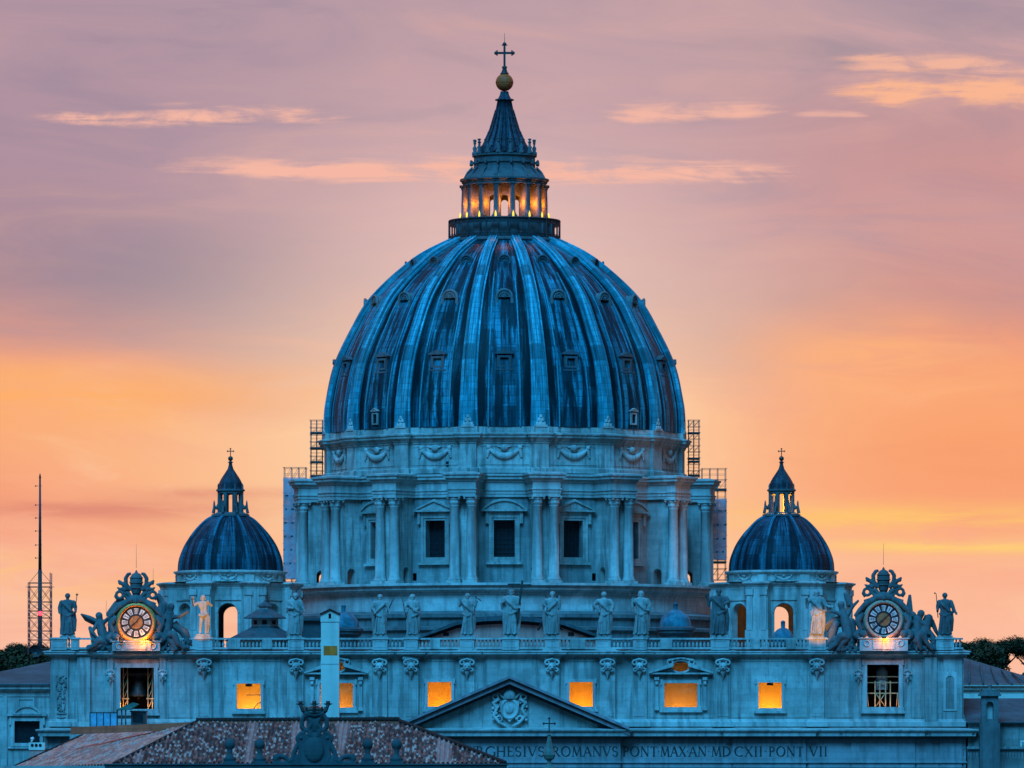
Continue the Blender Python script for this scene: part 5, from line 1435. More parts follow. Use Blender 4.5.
statue(945, 592.5, 'dark stone statue with a hooked staff at the end nearest the pine wood', dict(phase=.1, wide=1.05, L=((-.15, -.02, .66), (-.155, -.05, .62)), R=((.17, -.02, .64), (.22, -.05, .52)), hip=.012, beard=False),
       [('staff', dk, staff((-.145, -.05, .40), (-.185, -.05, .96), .010, 'hook'))])
# unseen spots hung in the air before the facade, added to warm two statues
spot_lamp('statue_lamp', (fx(203) - 9, 800, 33), (fx(203), 850.1, BASEZ + 2.9), 200000, (1, .42, .004), math.radians(6.6), .3, bas, .3)
spot_lamp('statue_lamp', (fx(817) + 6, 800, 33), (fx(817.5), 850.1, BASEZ + 1.5), 190000, (1, .42, .004), math.radians(5.2), .3, bas, .5)

# ================================================================== the two clocks
NUM = ['I', 'II', 'III', 'IV', 'V', 'VI', 'VII', 'VIII', 'IX', 'X', 'XI', 'XII']
def clock(px, py, label, warm, hrs, mins, flip):
    X, Z, Y = fx(px), fz(py), 849.45
    root = thing('clock', label, 'clock', (X, Y, BASEZ - 1.5), 'twin sculpted clocks on the facade')
    u = .125
    P = lambda dx, dy, yy=0.0: (X + dx * u, Y + yy, Z - dy * u)      # px offsets from the dial centre
    # pedestal
    b = MB(); b.box(X - 24 * u, X + 24 * u, Y - .3, Y + 1.2, fz(651), Z - 19.5 * u); b.box(X - 25.5 * u, X + 25.5 * u, Y - .42, Y + 1.3, Z - 19.5 * u, Z - 18.3 * u)
    b.frame(X - 10 * u, X + 10 * u, fz(648.5), Z - 21.5 * u, .1, Y - .38, Y - .29)
    for s_ in (-1, 1): b.torus((X + s_ * 17 * u, Y - .3, Z - 24 * u), .35, .12, n=14, m=5)
    b.build('pedestal', 'travertine_smooth', root)
    # housing: disc, shoulders, volutes, tiara and keys
    c = MB()
    c.lathe([(0.01, 0)], 3) if False else None
    c.prism([(X + 21 * u * math.cos(t), Z + 21 * u * math.sin(t)) for t in [2 * PI * i / 40 for i in range(40)]], Y + .35, Y + 1.4)
    c.torus((X, Y + .42, Z), 21 * u, .3, n=40, m=8)
    for s_ in (-1, 1):
        c.path([P(s_ * 20, -6), P(s_ * 26, 2), P(s_ * 23, 10), P(s_ * 28, 16), P(s_ * 24, 20)], [.3, .38, .32, .42, .3], 8)
        c.path([P(s_ * 8, -21), P(s_ * 17, -16), P(s_ * 24, -9), P(s_ * 29, -3)], [.34, .4, .32, .2], 8)
        c.ball(P(s_ * 20, 14.5, -.2), .5, 10, 1, .7, 1); c.torus(P(s_ * 24.5, -1), .36, .17, n=14, m=6)
        c.path([P(s_ * 4, -24), P(s_ * 9, -29), P(s_ * 15, -30)], [.26, .24, .18], 8)
        c.torus(P(s_ * 16.5, -27.5), .42, .2, n=18, m=7); c.torus(P(s_ * 8.5, -27), .34, .18, n=14, m=6); c.path([P(s_ * 20, -29), P(s_ * 21, -26), P(s_ * 19, -22)], [.12, .16, .1], 6)
        c.path([P(s_ * 5, -32), P(s_ * 10, -38), P(s_ * 10.5, -44), P(s_ * 8, -48), P(s_ * 5, -49)], [.26, .26, .26, .24, .16], 8)
        c.path([P(s_ * 7, -33), P(s_ * 13, -38), P(s_ * 18, -42)], [.24, .28, .14], 8); c.ball(P(s_ * 16, -39.5), .28, 8); c.path([P(s_ * 12, -34), P(s_ * 16, -33), P(s_ * 19, -35)], [.24, .22, .1], 6); c.ball(P(s_ * 11.5, -33), .34, 8)
        c.path([P(s_ * 10, -22), P(s_ * 14, -20), P(s_ * 20, -19)], [.2, .2, .1], 6)
    c.path([P(-8, -21.5), P(0, -24), P(8, -21.5)], [.4, .5, .4], 8); c.ball(P(0, -21.5, -.15), .42, 10)
    carve(c, 'housing', 'statue_dark', root, .065)
    b = MB(); zt_ = Z + 33 * u
    b.lathe([(.55, zt_ - .5), (.7, zt_), (.78, zt_ + .55), (.8, zt_ + 1.2), (.72, zt_ + 1.6), (.5, zt_ + 1.95), (.2, zt_ + 2.1), (.14, zt_ + 2.25), (.03, zt_ + 2.45)], 16, X, Y + .35, cap=False)
    for q, r in ((.2, .76), (.85, .82), (1.45, .77)): b.torus((X, Y + .35, zt_ + q), r, .09, 'z', 18, 6)
    b.tube((X, Y + .35, zt_ + 2.7), (X, Y + .35, zt_ + 5.4 if flip else zt_ + 5.7), .03, .012, 5)
    b.box(X - .5, X + .5, Y + .1, Y + .8, Z + 21 * u, zt_ - .35); b.box(X - .16, X + .16, Y - .1, Y + .1, Z + 19 * u, Z + 28 * u); b.build('tiara', 'statue_dark', root)
    # dial
    b = MB(); b.torus((X, Y - .14, Z), 17.7 * u, .24, n=48, m=8); b.torus((X, Y - .05, Z), 19.4 * u, .1, n=48, m=6); b.build('rim', 'gilt' if warm else 'rim_tan', root)
    def disc(name, r, y, mat):
        q = MB(); q.prism([(X + r * math.cos(2 * PI * i / 48), Z + r * math.sin(2 * PI * i / 48)) for i in range(48)], y, y + .04); return q.build(name, mat, root)
    disc('dial', 16.6 * u, Y - .02, 'dial_black'); disc('dial_centre', 6.6 * u, Y - .10, 'dial_brown')
    b = MB(); b.torus((X, Y - .1, Z), 7.1 * u, .06, n=36, m=6); b.torus((X, Y - .06, Z), 14.6 * u, .05, n=40, m=6); b.build('ring', 'dial_black', root)
    b = MB()
    for i in range(12):
        a = 2 * PI * (i + 1) / 12
        for h in (-.5, .5):      # white plaques with the numeral between
            a2 = a + h * 2 * PI / 24 * .0
        w0, w1 = .13, .165; r0, r1 = 8.6 * u, 14.6 * u
        pts = [(r0, a - w0 * 1.35), (r1, a - w1), (r1, a + w1), (r0, a + w0 * 1.35)]
        b.prism([(X + r * math.sin(t), Z + r * math.cos(t)) for r, t in pts], Y - .075, Y - .03)
    b.build('plaque', 'dial_white', root)
    b = MB()
    for i in range(12):
        a = 2 * PI * (i + 1) / 12; s_ = NUM[i]; n = len(s_)
        for j, ch in enumerate(s_):
            off = (j - (n - 1) / 2) * .16 * (1 if n < 4 else .8)
            def T2(px_, rr): return (X + (rr * math.sin(a) + px_ * math.cos(a)), Z + (rr * math.cos(a) - px_ * math.sin(a)))
            def stroke(x0, r0, x1, r1, w):
                p, q = T2(x0, r0), T2(x1, r1); dx, dz = q[0] - p[0], q[1] - p[1]; L = math.hypot(dx, dz); nx, nz = -dz / L * w / 2, dx / L * w / 2
                stroke.k = (stroke.k + 1) % 5
                b.prism([(p[0] + nx, p[1] + nz), (q[0] + nx, q[1] + nz), (q[0] - nx, q[1] - nz), (p[0] - nx, p[1] - nz)], Y - .09 - .003 * stroke.k, Y - .07)
            stroke.k = j
            ra, rb = 9.0 * u, 13.3 * u
            if ch == 'I': stroke(off, ra, off, rb, .055)
            elif ch == 'V': stroke(off - .08, rb, off, ra, .06); stroke(off, ra, off + .08, rb, .035)
            else: stroke(off - .08, rb, off + .08, ra, .06); stroke(off - .08, ra, off + .08, rb, .035)
    b.build('numerals', 'dial_black', root)
    for nm, ang, L, w, y in (('hour_hand', hrs, 8.8 * u, .12, Y - .17), ('minute_hand', mins, 13.0 * u, .07, Y - .21)):
        b = MB(); sn, cs = math.sin(ang), math.cos(ang)
        q = lambda s_, r: (X + r * sn + s_ * cs, Z + r * cs - s_ * sn)
        b.prism([q(-w * .5, -L * .25), q(-w, L * .6), q(0, L), q(w, L * .6), q(w * .5, -L * .25)], y - .03, y); b.build(nm, 'dial_black', root)
    b = MB()
    for s_ in ((-1, 1) if warm else (0,)):
        b.box(X + s_ * 15 * u - .22, X + s_ * 15 * u + .22, Y - .95, Y - .6, Z - 19.2 * u + .02, Z - 18.3 * u + .14)
    b.build('lamp_housing', 'iron', root)
    if warm:
        point_lamp('clock_lamp', P(10, 18, -.9), 150, (1, .33, .01), .12, root); point_lamp('clock_lamp', P(-14, 17.5, -.9), 130, (1, .33, .02), .12, root)
        spot_lamp('clock_lamp', P(-20, 140, -45), P(0, 3), 80000, (1, .42, .01), math.radians(5.6), .2, root, .3)  # added far spot, hung in the air before the facade to warm the dial
        point_lamp('clock_lamp', P(4, 23.5, -1.3), 170, (1, .30, .01), .1, root)
    else:
        point_lamp('clock_lamp', P(1, 19.8, -.9), 80, (1, .40, .03), .08, root)
        spot_lamp('clock_lamp', P(10, 140, -45), P(0, 3), 9000, (1, .45, .12), math.radians(5.6), .2, root, .3)  # added weaker far spot, likewise hung in the air before the dial
        point_lamp('clock_lamp', P(2, 25, -1.5), 130, (1, .32, .05), .1, root)
    return root
simple('dial_blue', (0.22, 0.22, 0.24), 0.5)
clock(136.4, 622.5, 'golden lit round clock under a carved tiara and keys, near the lattice mast', True, math.radians(232), math.radians(35), False)
clock(883.4, 619.5, 'mostly unlit blue round clock under a carved tiara and keys, near the pine wood', False, math.radians(228), math.radians(45), True)

# reclining angels beside the clocks, laid out on the facade line
def reclining(label, pts, base, wing=None, extra=None, vx=.075, Y=850.0, name='angel_statue'):
    """pts: list of (list of (px, py, y offset), radii)"""
    xs = [p[0] for c, _ in pts for p in c]
    root = thing(name, label, 'statue', (fx(sum(xs) / len(xs)), Y, fz(base)), 'reclining figures beside the clocks')
    c = MB()
    for ch, r in pts:
        c.path([(fx(x), Y + q, fz(y)) for x, y, q in ch], [a * 1.25 for a in r], 10)
        for e_ in (0, -1): c.ball((fx(ch[e_][0]), Y + ch[e_][2], fz(ch[e_][1])), r[e_] * 1.3, 10)
    # rough drapery over the lap and round the feet
    rr = random.Random(int(xs[0]))
    x0, x1 = min(xs), max(xs)
    for i in range(16):
        x = x0 + (x1 - x0) * (i + .5) / 16; c.ball((fx(x), Y + rr.uniform(-.1, .5), fz(base) + rr.uniform(.1, .5)), rr.uniform(.28, .46), 8)
    for i in range(14):
        x = x0 + (x1 - x0) * rr.random(); yb_ = base - rr.uniform(2, 14); c.path([(fx(x), Y - .2, fz(yb_)), (fx(x + rr.uniform(-2, 2)), Y - .35, fz(yb_ + 4)), (fx(x + rr.uniform(-3, 3)), Y - .3, fz(min(base, yb_ + 9)))], [.1, .15, .1], 6)
    carve(c, 'figure', 'statue_dark', root, vx)
    if wing:
        for ch, r in wing:
            w = MB(); n = len(ch)
            for k in range(5):
                w.path([(fx(x + k * .9), Y + q + .1 * k, fz(y + k * 1.5)) for x, y, q in ch], [a * (1 - .1 * k) for a in r], 8)
            carve(w, 'wing', 'statue_dark', root, .07)
    if extra: extra(root)
    return root
B = 650
reclining('winged stone angel sitting between the star-staff statue and the golden clock', [
    ([(100, 622, .1), (102, 632, .1), (106, 642, 0)], [.42, .5, .5]), ([(99, 615.5, 0), (100, 620, .05)], [.36, .3]), ([(106, 642, 0), (99, 640, -.4), (94, 646, -.5), (88, 649, -.5)], [.45, .36, .25, .18]),
    ([(106, 643, 0), (98, 646, -.2), (90, 650, -.3)], [.4, .3, .2]), ([(103, 623, 0), (109, 618, -.2), (115, 612, -.1)], [.24, .18, .13]), ([(97, 624, -.1), (92, 632, -.3), (97, 637, -.5)], [.22, .17, .12]),
    ([(104, 642, .2), (112, 645, .2), (114, 649, .2)], [.5, .5, .4]), ([(95, 640, .2), (90, 628, .2)], [.4, .2]),
    ([(110, 614, .3), (117, 605, .3), (121, 600, .3)], [.4, .45, .35]), ([(112, 625, .4), (113, 640, .4)], [.45, .5])],
    B, [([(98, 622, .3), (89, 617.5, .3), (80.5, 614, .3)], [.34, .28, .12])])
reclining('stone angel with outstretched arm between the golden clock and the warm lit statue', [
    ([(170, 614, .1), (168, 624, .1), (166, 635, 0)], [.42, .5, .5]), ([(171, 606.5, 0), (170.5, 611, .05)], [.36, .3]), ([(166, 636, 0), (174, 634, -.4), (178, 643, -.5), (184, 648, -.5)], [.48, .38, .27, .2]),
    ([(166, 638, 0), (172, 642, -.2), (176, 649, -.3)], [.42, .32, .22]), ([(172, 617, 0), (179, 617, -.3), (188, 612, -.3)], [.25, .19, .13]), ([(166, 616, 0), (161, 622, -.2), (163, 630, -.3)], [.23, .18, .13]),
    ([(163, 606, .3), (160, 618, .4), (162, 640, .4)], [.5, .6, .6]), ([(176, 627, .3), (184, 632, .3), (188, 642, .3)], [.35, .45, .4]), ([(158, 596, .4), (163, 606, .4)], [.3, .42])],
    B, [([(174, 622, .5), (180, 630, .5), (188, 640, .5)], [.4, .36, .2])])
reclining('stone angel blowing outward between the half-lit statue and the blue clock', [
    ([(843, 612, .1), (846, 624, .1), (848, 636, 0)], [.42, .52, .52]), ([(841, 604.5, 0), (842, 609, .05)], [.36, .3]), ([(848, 637, 0), (840, 636, -.4), (836, 644, -.5), (829, 649, -.5)], [.48, .38, .27, .2]),
    ([(848, 638, 0), (842, 643, -.2), (838, 650, -.3)], [.42, .32, .22]), ([(841, 615, 0), (835, 612, -.3), (828, 611, -.3)], [.24, .18, .13]), ([(848, 614, 0), (853, 606, -.1), (858, 601, -.1)], [.23, .18, .13]),
    ([(836, 624, .3), (832, 634, .3), (834, 646, .3)], [.4, .5, .45]), ([(852, 622, .4), (853, 640, .4)], [.4, .5]), ([(846, 594, .5), (850, 604, .5)], [.25, .35])],
    B, [([(842, 618, .5), (834, 620, .5), (824, 626, .5)], [.42, .36, .2])])
def obelisk(root):
    b = MB(); b.hexa([(fx(903.5), 850.5, fz(622)), (fx(914.5), 850.5, fz(622)), (fx(914.5), 851.3, fz(622)), (fx(903.5), 851.3, fz(622))], [(fx(909), 850.7, fz(594.5)), (fx(911.5), 850.7, fz(594.5)), (fx(911.5), 851.1, fz(594.5)), (fx(909), 851.1, fz(594.5))]); b.build('upraised_wing', 'statue_dark', root)
reclining('stone angel crouching with arm thrown forward between the blue clock and the hooked-staff statue', [
    ([(918, 620, .1), (917, 630, .1), (915, 640, 0)], [.46, .54, .5]), ([(921, 613.5, 0), (920, 617, .05)], [.38, .3]), ([(929, 618, .1), (926, 628, .1), (922, 640, .1)], [.4, .5, .5]),
    ([(915, 640, 0), (922, 634, -.4), (926, 642, -.5), (932, 649, -.5)], [.46, .4, .27, .2]), ([(914, 632, -.2), (918, 640, -.5), (921, 649, -.5)], [.36, .3, .2]), ([(920, 621, 0), (926, 625, -.3), (929, 634, -.4)], [.25, .2, .14]),
    ([(915, 621, 0), (909, 624, -.3), (906, 631, -.3)], [.24, .18, .13]), ([(912, 616, .4), (908, 626, .4), (908, 640, .4)], [.5, .62, .6]), ([(928, 632, .3), (934, 640, .3), (935, 648, .3)], [.4, .42, .3])],
    B, [([(924, 617, .5), (932, 621, .5), (936, 632, .5)], [.4, .34, .18])], obelisk)
# thin lightning rods on the clock terraces
for px, py, lab in ((152.5, 605, 'thin lightning rod rising behind the golden clock'), (105.5, 600, 'short thin rod beside the golden clock and its seated angel')):
    b = MB(); b.tube((fx(px), 851.6, fz(655)), (fx(px), 851.6, fz(568 if px > 150 else 600)), .035, .015, 5); b.lathe([(.2, fz(655)), (.08, fz(652))], 8, fx(px), 851.6, cap=False); tag(b.build('lightning_rod', 'iron'), lab, 'rod')
# ================================================================== scaffolds round the drum
def scaffold(label, x0, x1, y0, y1, pyt, pyb, bays, lifts, net=None, decks=(), Y=1002.0, extra_top=0.0):
    zt, zb = PZ(pyt, Y), PZ(pyb, Y); X0, X1 = PX(x0, Y), PX(x1, Y)
    root = thing('scaffold', label, 'scaffold', ((X0 + X1) / 2, Y, zb), 'scaffolds against the drum of the great dome')
    b = MB(); xs = [X0 + (X1 - X0) * i / bays for i in range(bays + 1)]; r = .048
    for y in (y0, y1):
        for x in xs: b.tube((x, y, zb), (x, y, zt), r, r, 5)
        for j in range(lifts + 1):
            z = zb + (zt - zb) * j / lifts
            b.tube((X0 - .2, y, z), (X1 + .2, y, z), r * .8, r * .8, 5)
            if j < lifts: b.tube((X0, y, z + (zt - zb) / lifts * .5), (X1, y, z + (zt - zb) / lifts * .5), r * .55, r * .55, 4)
        for i in range(bays):
            for j in range(0, lifts, 2):
                b.tube((xs[i], y, zb + (zt - zb) * j / lifts), (xs[i + 1], y, zb + (zt - zb) * (j + 1) / lifts), r * .6, r * .6, 4)
    for x in xs:
        for j in range(lifts + 1):
            z = zb + (zt - zb) * j / lifts; b.tube((x, y0, z), (x, y1, z), r * .7, r * .7, 4)
    b.build('frame', 'scaffold_steel', root)
    for p in decks:
        d = MB(); z = PZ(p, Y); d.box(X0 - .1, X1 + .1, y0 - .1, y1 + .1, z, z + .22); d.build('deck', 'deck_boards', root)
    if net:
        n = MB(); za, zb_ = PZ(net[0], Y), PZ(net[1], Y)
        for y in (y0 - .12, y1 + .12):
            m = 14; v = []
            for j in range(m + 1):
                for i in range(m + 1):
                    v.append((X0 - .1 + (X1 - X0 + .2) * i / m, y + .10 * math.sin(i * 2.1 + j) * math.sin(j * 1.3 + i * .5), zb_ + (za - zb_) * j / m))
            n.add(v, [(j * (m + 1) + i, j * (m + 1) + i + 1, (j + 1) * (m + 1) + i + 1, (j + 1) * (m + 1) + i) for j in range(m) for i in range(m)], True)
        for x in (X0 - .12, X1 + .12): n.add([(x, y0, zb_), (x, y1, zb_), (x, y1, za), (x, y0, za)], [(0, 1, 2, 3)])
        n.build('netting', 'scaffold_netting', root)
    return root
scaffold('tall netted scaffold by the drum columns on the unlit small dome side', 284.5, 306, 1000, 1004.5, 468, 582, 3, 9, (478, 579), (497, 510.5, 524, 537.5, 551, 564.5))
scaffold('open tube scaffold on the drum cornice on the unlit small dome side', 311, 322.5, 1000, 1003, 420.5, 478, 2, 8, None, (434, 449, 463, 477), 1001.5)
scaffold('open tube scaffold on the drum cornice on the lantern-lit small dome side', 688.5, 699, 1000, 1003, 420.5, 477, 2, 9, None, (434, 459.5, 462.5, 476.5), 1001.5)
scaffold('half-netted scaffold by the drum columns on the lantern-lit small dome side', 702, 725.5, 1000, 1004.5, 469, 580, 3, 10, (499, 560), (490.5, 512, 526, 540, 553, 563))

# ================================================================== radio mast far behind
def mast():
    Y = 1180.0; s = Y / F; z = lambda p: PZ(p, Y); x = lambda p: PX(p, Y)
    root = thing('lattice_mast', 'tall red and white lattice radio mast with a thin pole on top', 'mast', (x(40), Y, 40))
    b = MB(); h = 11 * s; xc = x(40)
    L = [672, 660, 649, 640, 631, 618, 611, 602, 587, 583]
    for sx in (-1, 1):
        for sy in (-1, 1): b.tube((xc + sx * h, Y + sy * h, 40), (xc + sx * h, Y + sy * h, z(583 if sx < 0 else 573)), .1, .09, 5)
    for p in L:
        for q in ((-1, -1, 1, -1), (1, -1, 1, 1), (1, 1, -1, 1), (-1, 1, -1, -1)): b.tube((xc + q[0] * h, Y + q[1] * h, z(p)), (xc + q[2] * h, Y + q[3] * h, z(p)), .07, .07, 4)
    for p0, p1 in zip(L, L[1:]):
        if p0 - p1 < 6: continue
        for m_ in (0,):
            for q in ((-1, -1, 0, -1), (0, -1, 1, -1), (-1, 1, 0, 1), (0, 1, 1, 1), (-1, -1, -1, 1), (1, -1, 1, 1)):
                a = (xc + q[0] * h, Y + q[1] * h); c = (xc + q[2] * h, Y + q[3] * h)
                b.tube((*a, z(p0)), (*c, z(p1)), .045, .045, 4); b.tube((*a, z(p1)), (*c, z(p0)), .045, .045, 4)
    for sx in (-1, 1): b.tube((xc + sx * h, Y, z(583)), (xc, Y, z(570)), .05, .05, 4); b.tube((xc + sx * (h + .6), Y, z(587)), (xc, Y, z(587)), .06, .06, 4)
    b.build('lattice', 'red_paint', root)
    b = MB(); b.tube((xc, Y, 40), (xc, Y, z(570)), .42, .34, 10); b.build('core_pipe', 'iron', root)
    b = MB(); b.tube((xc, Y, z(575)), (xc, Y, z(478)), .3, .16, 8); b.tube((xc, Y, z(478)), (xc, Y, z(473.5)), .22, .08, 6)
    for p in (486, 505, 518, 531, 545, 558): b.tube((xc - .8, Y, z(p)), (xc + .35, Y, z(p)), .05, .05, 4); b.ball((xc - .75, Y, z(p)), .14, 6)
    b.build('pole', 'iron', root)
    b = MB(); b.ball((xc + .1, Y - .6, z(613.5)), .42, 10); b.build('beacon', 'red_beacon', root)
    b = MB(); b.lathe([(.1, 0), (1.0, .35), (1.15, .55)], 16, 0, 0, cap=False); q = MB(); q.mx = Matrix.Translation((xc - 4 * s, Y - h - .3, z(652))) @ Matrix.Rotation(math.radians(90), 4, 'X'); q.add(b.v, b.f, True); q.build('dish_antenna', 'iron', root)
mast()

# ================================================================== trees on the hill behind
def leafy(mb, c, rx, ry, rz, n, rr, size=.5, flat=.5):
    for i in range(n):
        u = rr.random() ** .45; t = rr.uniform(0, 2 * PI); w = rr.uniform(-1, 1); q = math.sqrt(1 - w * w)
        k = 1 + .16 * math.sin(3 * t + c[0]) + .12 * math.sin(5 * t + w * 3 + c[2])
        x, y, z = c[0] + rx * u * q * math.cos(t) * k, c[1] + ry * u * q * math.sin(t) * k, c[2] + rz * u * w * k
        a = rr.uniform(0, 2 * PI); e = rr.uniform(-flat, flat); s_ = size * rr.uniform(.5, 1.2)
        d1 = Vector((math.cos(a), math.sin(a), e)) * s_; d2 = Vector((-math.sin(a) * .6, math.cos(a) * .6, rr.uniform(-.8, .8))) * s_
        p = Vector((x, y, z))
        mb.add([tuple(p - d1), tuple(p + d2 * .7), tuple(p + d1), tuple(p - d2 * .7)], [(0, 1, 2, 3)])
def pine(px, top, Y, w, label, seed, dens=1.0, trunk_lean=0.0):
    rr = random.Random(seed); X = PX(px, Y); zt = PZ(top, Y); root = thing('pine_tree', label, 'tree', (X, Y, 38), 'umbrella pines on the hill')
    H = w * .20; b = MB(); zc = zt - H
    nb = 6; b.path([(X, Y, 36), (X + trunk_lean * .5, Y, (zc + 36) / 2), (X + trunk_lean, Y, zc - H * 1.5)], [.45, .38, .3], 8)
    for i in range(nb):
        a = 2 * PI * i / nb + seed; l = w * rr.uniform(.22, .40)
        b.path([(X + trunk_lean, Y, zc - H * 1.5), (X + trunk_lean + l * .5 * math.cos(a), Y + l * .5 * math.sin(a), zc - H * .9), (X + trunk_lean + l * math.cos(a), Y + l * math.sin(a), zc - H * .1)], [.22, .16, .08], 6)
    b.build('trunk', 'bark', root)
    b = MB()
    for i in range(int(17 * dens)):
        a = rr.uniform(0, 2 * PI); q = w * .36 * rr.random() ** .6
        leafy(b, (X + trunk_lean + q * math.cos(a), Y + q * math.sin(a), zc + rr.uniform(-.1, .5) * H), w * rr.uniform(.13, .2), w * .18, H * rr.uniform(.35, .6), int(1500 * dens), rr, .17)
    b.build('crown', 'pine_needles', root, recalc=False)
s13 = 1180 / F
pine(955, 638, 1180, 12, 'umbrella pine just behind the hooked-staff statue', 1)
pine(978, 641, 1195, 13, 'low umbrella pine between two taller ones on the hill', 2)
pine(999, 639, 1190, 11, 'umbrella pine whose trunk edges the bright gap of sunset', 3)
pine(1030, 635, 1185, 14, 'big umbrella pine at the edge of the sunset gap', 4, 1.0, 1.2)
pine(966, 646, 1210, 11, 'dark umbrella pine standing behind the others on the hill', 5)
def bushy(px, top, Y, w, label, seed):
    rr = random.Random(seed); X = PX(px, Y); zt = PZ(top, Y); root = thing('oak_tree', label, 'tree', (X, Y, 38), 'round-crowned trees around the mast')
    b = MB(); b.path([(X, Y, 36), (X, Y, zt - w * .5)], [.4, .25], 8)
    for i in range(5):
        a = i * 1.3 + seed; b.path([(X, Y, zt - w * .75), (X + w * .3 * math.cos(a), Y + w * .3 * math.sin(a), zt - w * .3)], [.18, .06], 6)
    b.build('trunk', 'bark', root); b = MB()
    for i in range(12):
        a = rr.uniform(0, 2 * PI); q = w * .3 * rr.random() ** .5
        leafy(b, (X + q * math.cos(a), Y + q * math.sin(a), zt - w * rr.uniform(.16, .6)), w * .2, w * .2, w * .16, 1300, rr, .17, 1.0)
    b.build('crown', 'oak_leaves', root, recalc=False)
for px, top, w, lab, sd_ in ((2, 642, 8.5, 'round-crowned tree at the very edge beyond the hipped roof', 11), (16, 645, 7.5, 'round-crowned tree beyond the hipped roof, second from the edge', 12), (28, 643, 7, 'round-crowned tree touching the lattice mast', 13),
                             (38, 642.5, 6.5, 'round-crowned tree directly behind the lattice mast', 14), (49, 643, 6.5, 'round-crowned tree between the mast and the facade corner', 15), (8, 655, 8, 'lower dark tree in front of the others over the hipped roof', 16)):
    bushy(px, top, 1160 + sd_ * 3, w, lab, sd_)
b = MB(); rr = random.Random(44)
for i in range(110):
    px = rr.uniform(950, 1050); Y = rr.uniform(1165, 1230)
    if 1000 < px < 1034: top = rr.uniform(676, 680)
    else: top = rr.uniform(645, 660)
    leafy(b, (PX(px, Y), Y, PZ(top, Y) - 1.5), 2.0, 2.4, 1.8, 260, rr, .4, 1.0)
for i in range(50):
    px = rr.uniform(-30, 56); Y = rr.uniform(1150, 1200); leafy(b, (PX(px, Y), Y, PZ(rr.uniform(652, 664), Y) - 1.5), 2.4, 2.2, 1.8, 260, rr, .4, 1.0)
tag(b.build('undergrowth', 'oak_leaves', recalc=False), 'dark green undergrowth below the hill trees', 'undergrowth', kind='stuff')

# ================================================================== palace wing beside the facade (by the mast)
def wing():
    Y = 862.0; x = lambda p: PX(p, Y); z = lambda p: PZ(p, Y)
    root = thing('palace_wing', 'pale palace wing with a low hipped roof and a dark pedimented window under the mast', 'building', (x(0), Y, 0))
    h = (x(14.5), x(39.8), z(743), z(721))
    b = MB(); b.wall(x(-60), x(50), 0, z(690), Y, [h], .7); b.box(x(-60), x(50), Y + 1.5, 905, 0, z(691)); b.box(x(3), x(7), Y - .2, Y, z(768), z(693)); b.build('wall', 'travertine', root)
    b = MB(); b.sweep([(x(-60), Y), (x(50), Y)], [(0, z(697)), (.1, z(696.5)), (.1, z(692)), (.5, z(690)), (.8, z(689)), (.8, z(686)), (1.0, z(685)), (1.0, z(683.8)), (-.5, z(683.5))]); b.build('cornice', 'travertine_smooth', root)
    b = MB(); b.add([(x(-60), Y - 1.1, z(684)), (x(50), Y - 1.1, z(684)), (x(52), 895, PZ(657.5, 895)), (PX(-20, 895), 895, PZ(684, 895) + 1), (x(-60), Y - 1.1, z(685.5)), (x(50), Y - 1.1, z(685.5))], [(0, 1, 2, 3), (0, 1, 5, 4)]); b.build('roof', 'roof_tiles_far', root)
    b = MB(); b.frame(*h, .45, Y - .22, Y + .05); b.box(h[0] - .9, h[1] + .9, Y - .5, Y, z(716), z(713.5)); b.gable(h[0] - .2, h[1] + .2, z(713), 1.0, Y - .6, Y, .2, True)
    b.box(x(9.5), x(11.5), Y - .3, Y, z(725), z(712)); b.box(x(43), x(45), Y - .3, Y, z(725), z(712)); b.frame(x(19), x(33), z(707.5), z(699.5), .15, Y - .12, Y + .02)
    w = b.build('window', 'travertine_smooth', root)
    b = MB(); b.box(h[0] - .05, h[1] + .05, Y + .72, Y + .8, h[2] - .05, h[3] + .05); b.build('window_glass', 'window_glass', w)
    b = MB(); b.sweep([(x(8), Y), (x(56), Y)], [(0, z(750)), (.3, z(748.5)), (.3, z(747.5)), (0, z(747))]); b.build('sill_course', 'travertine_smooth', root)
wing()
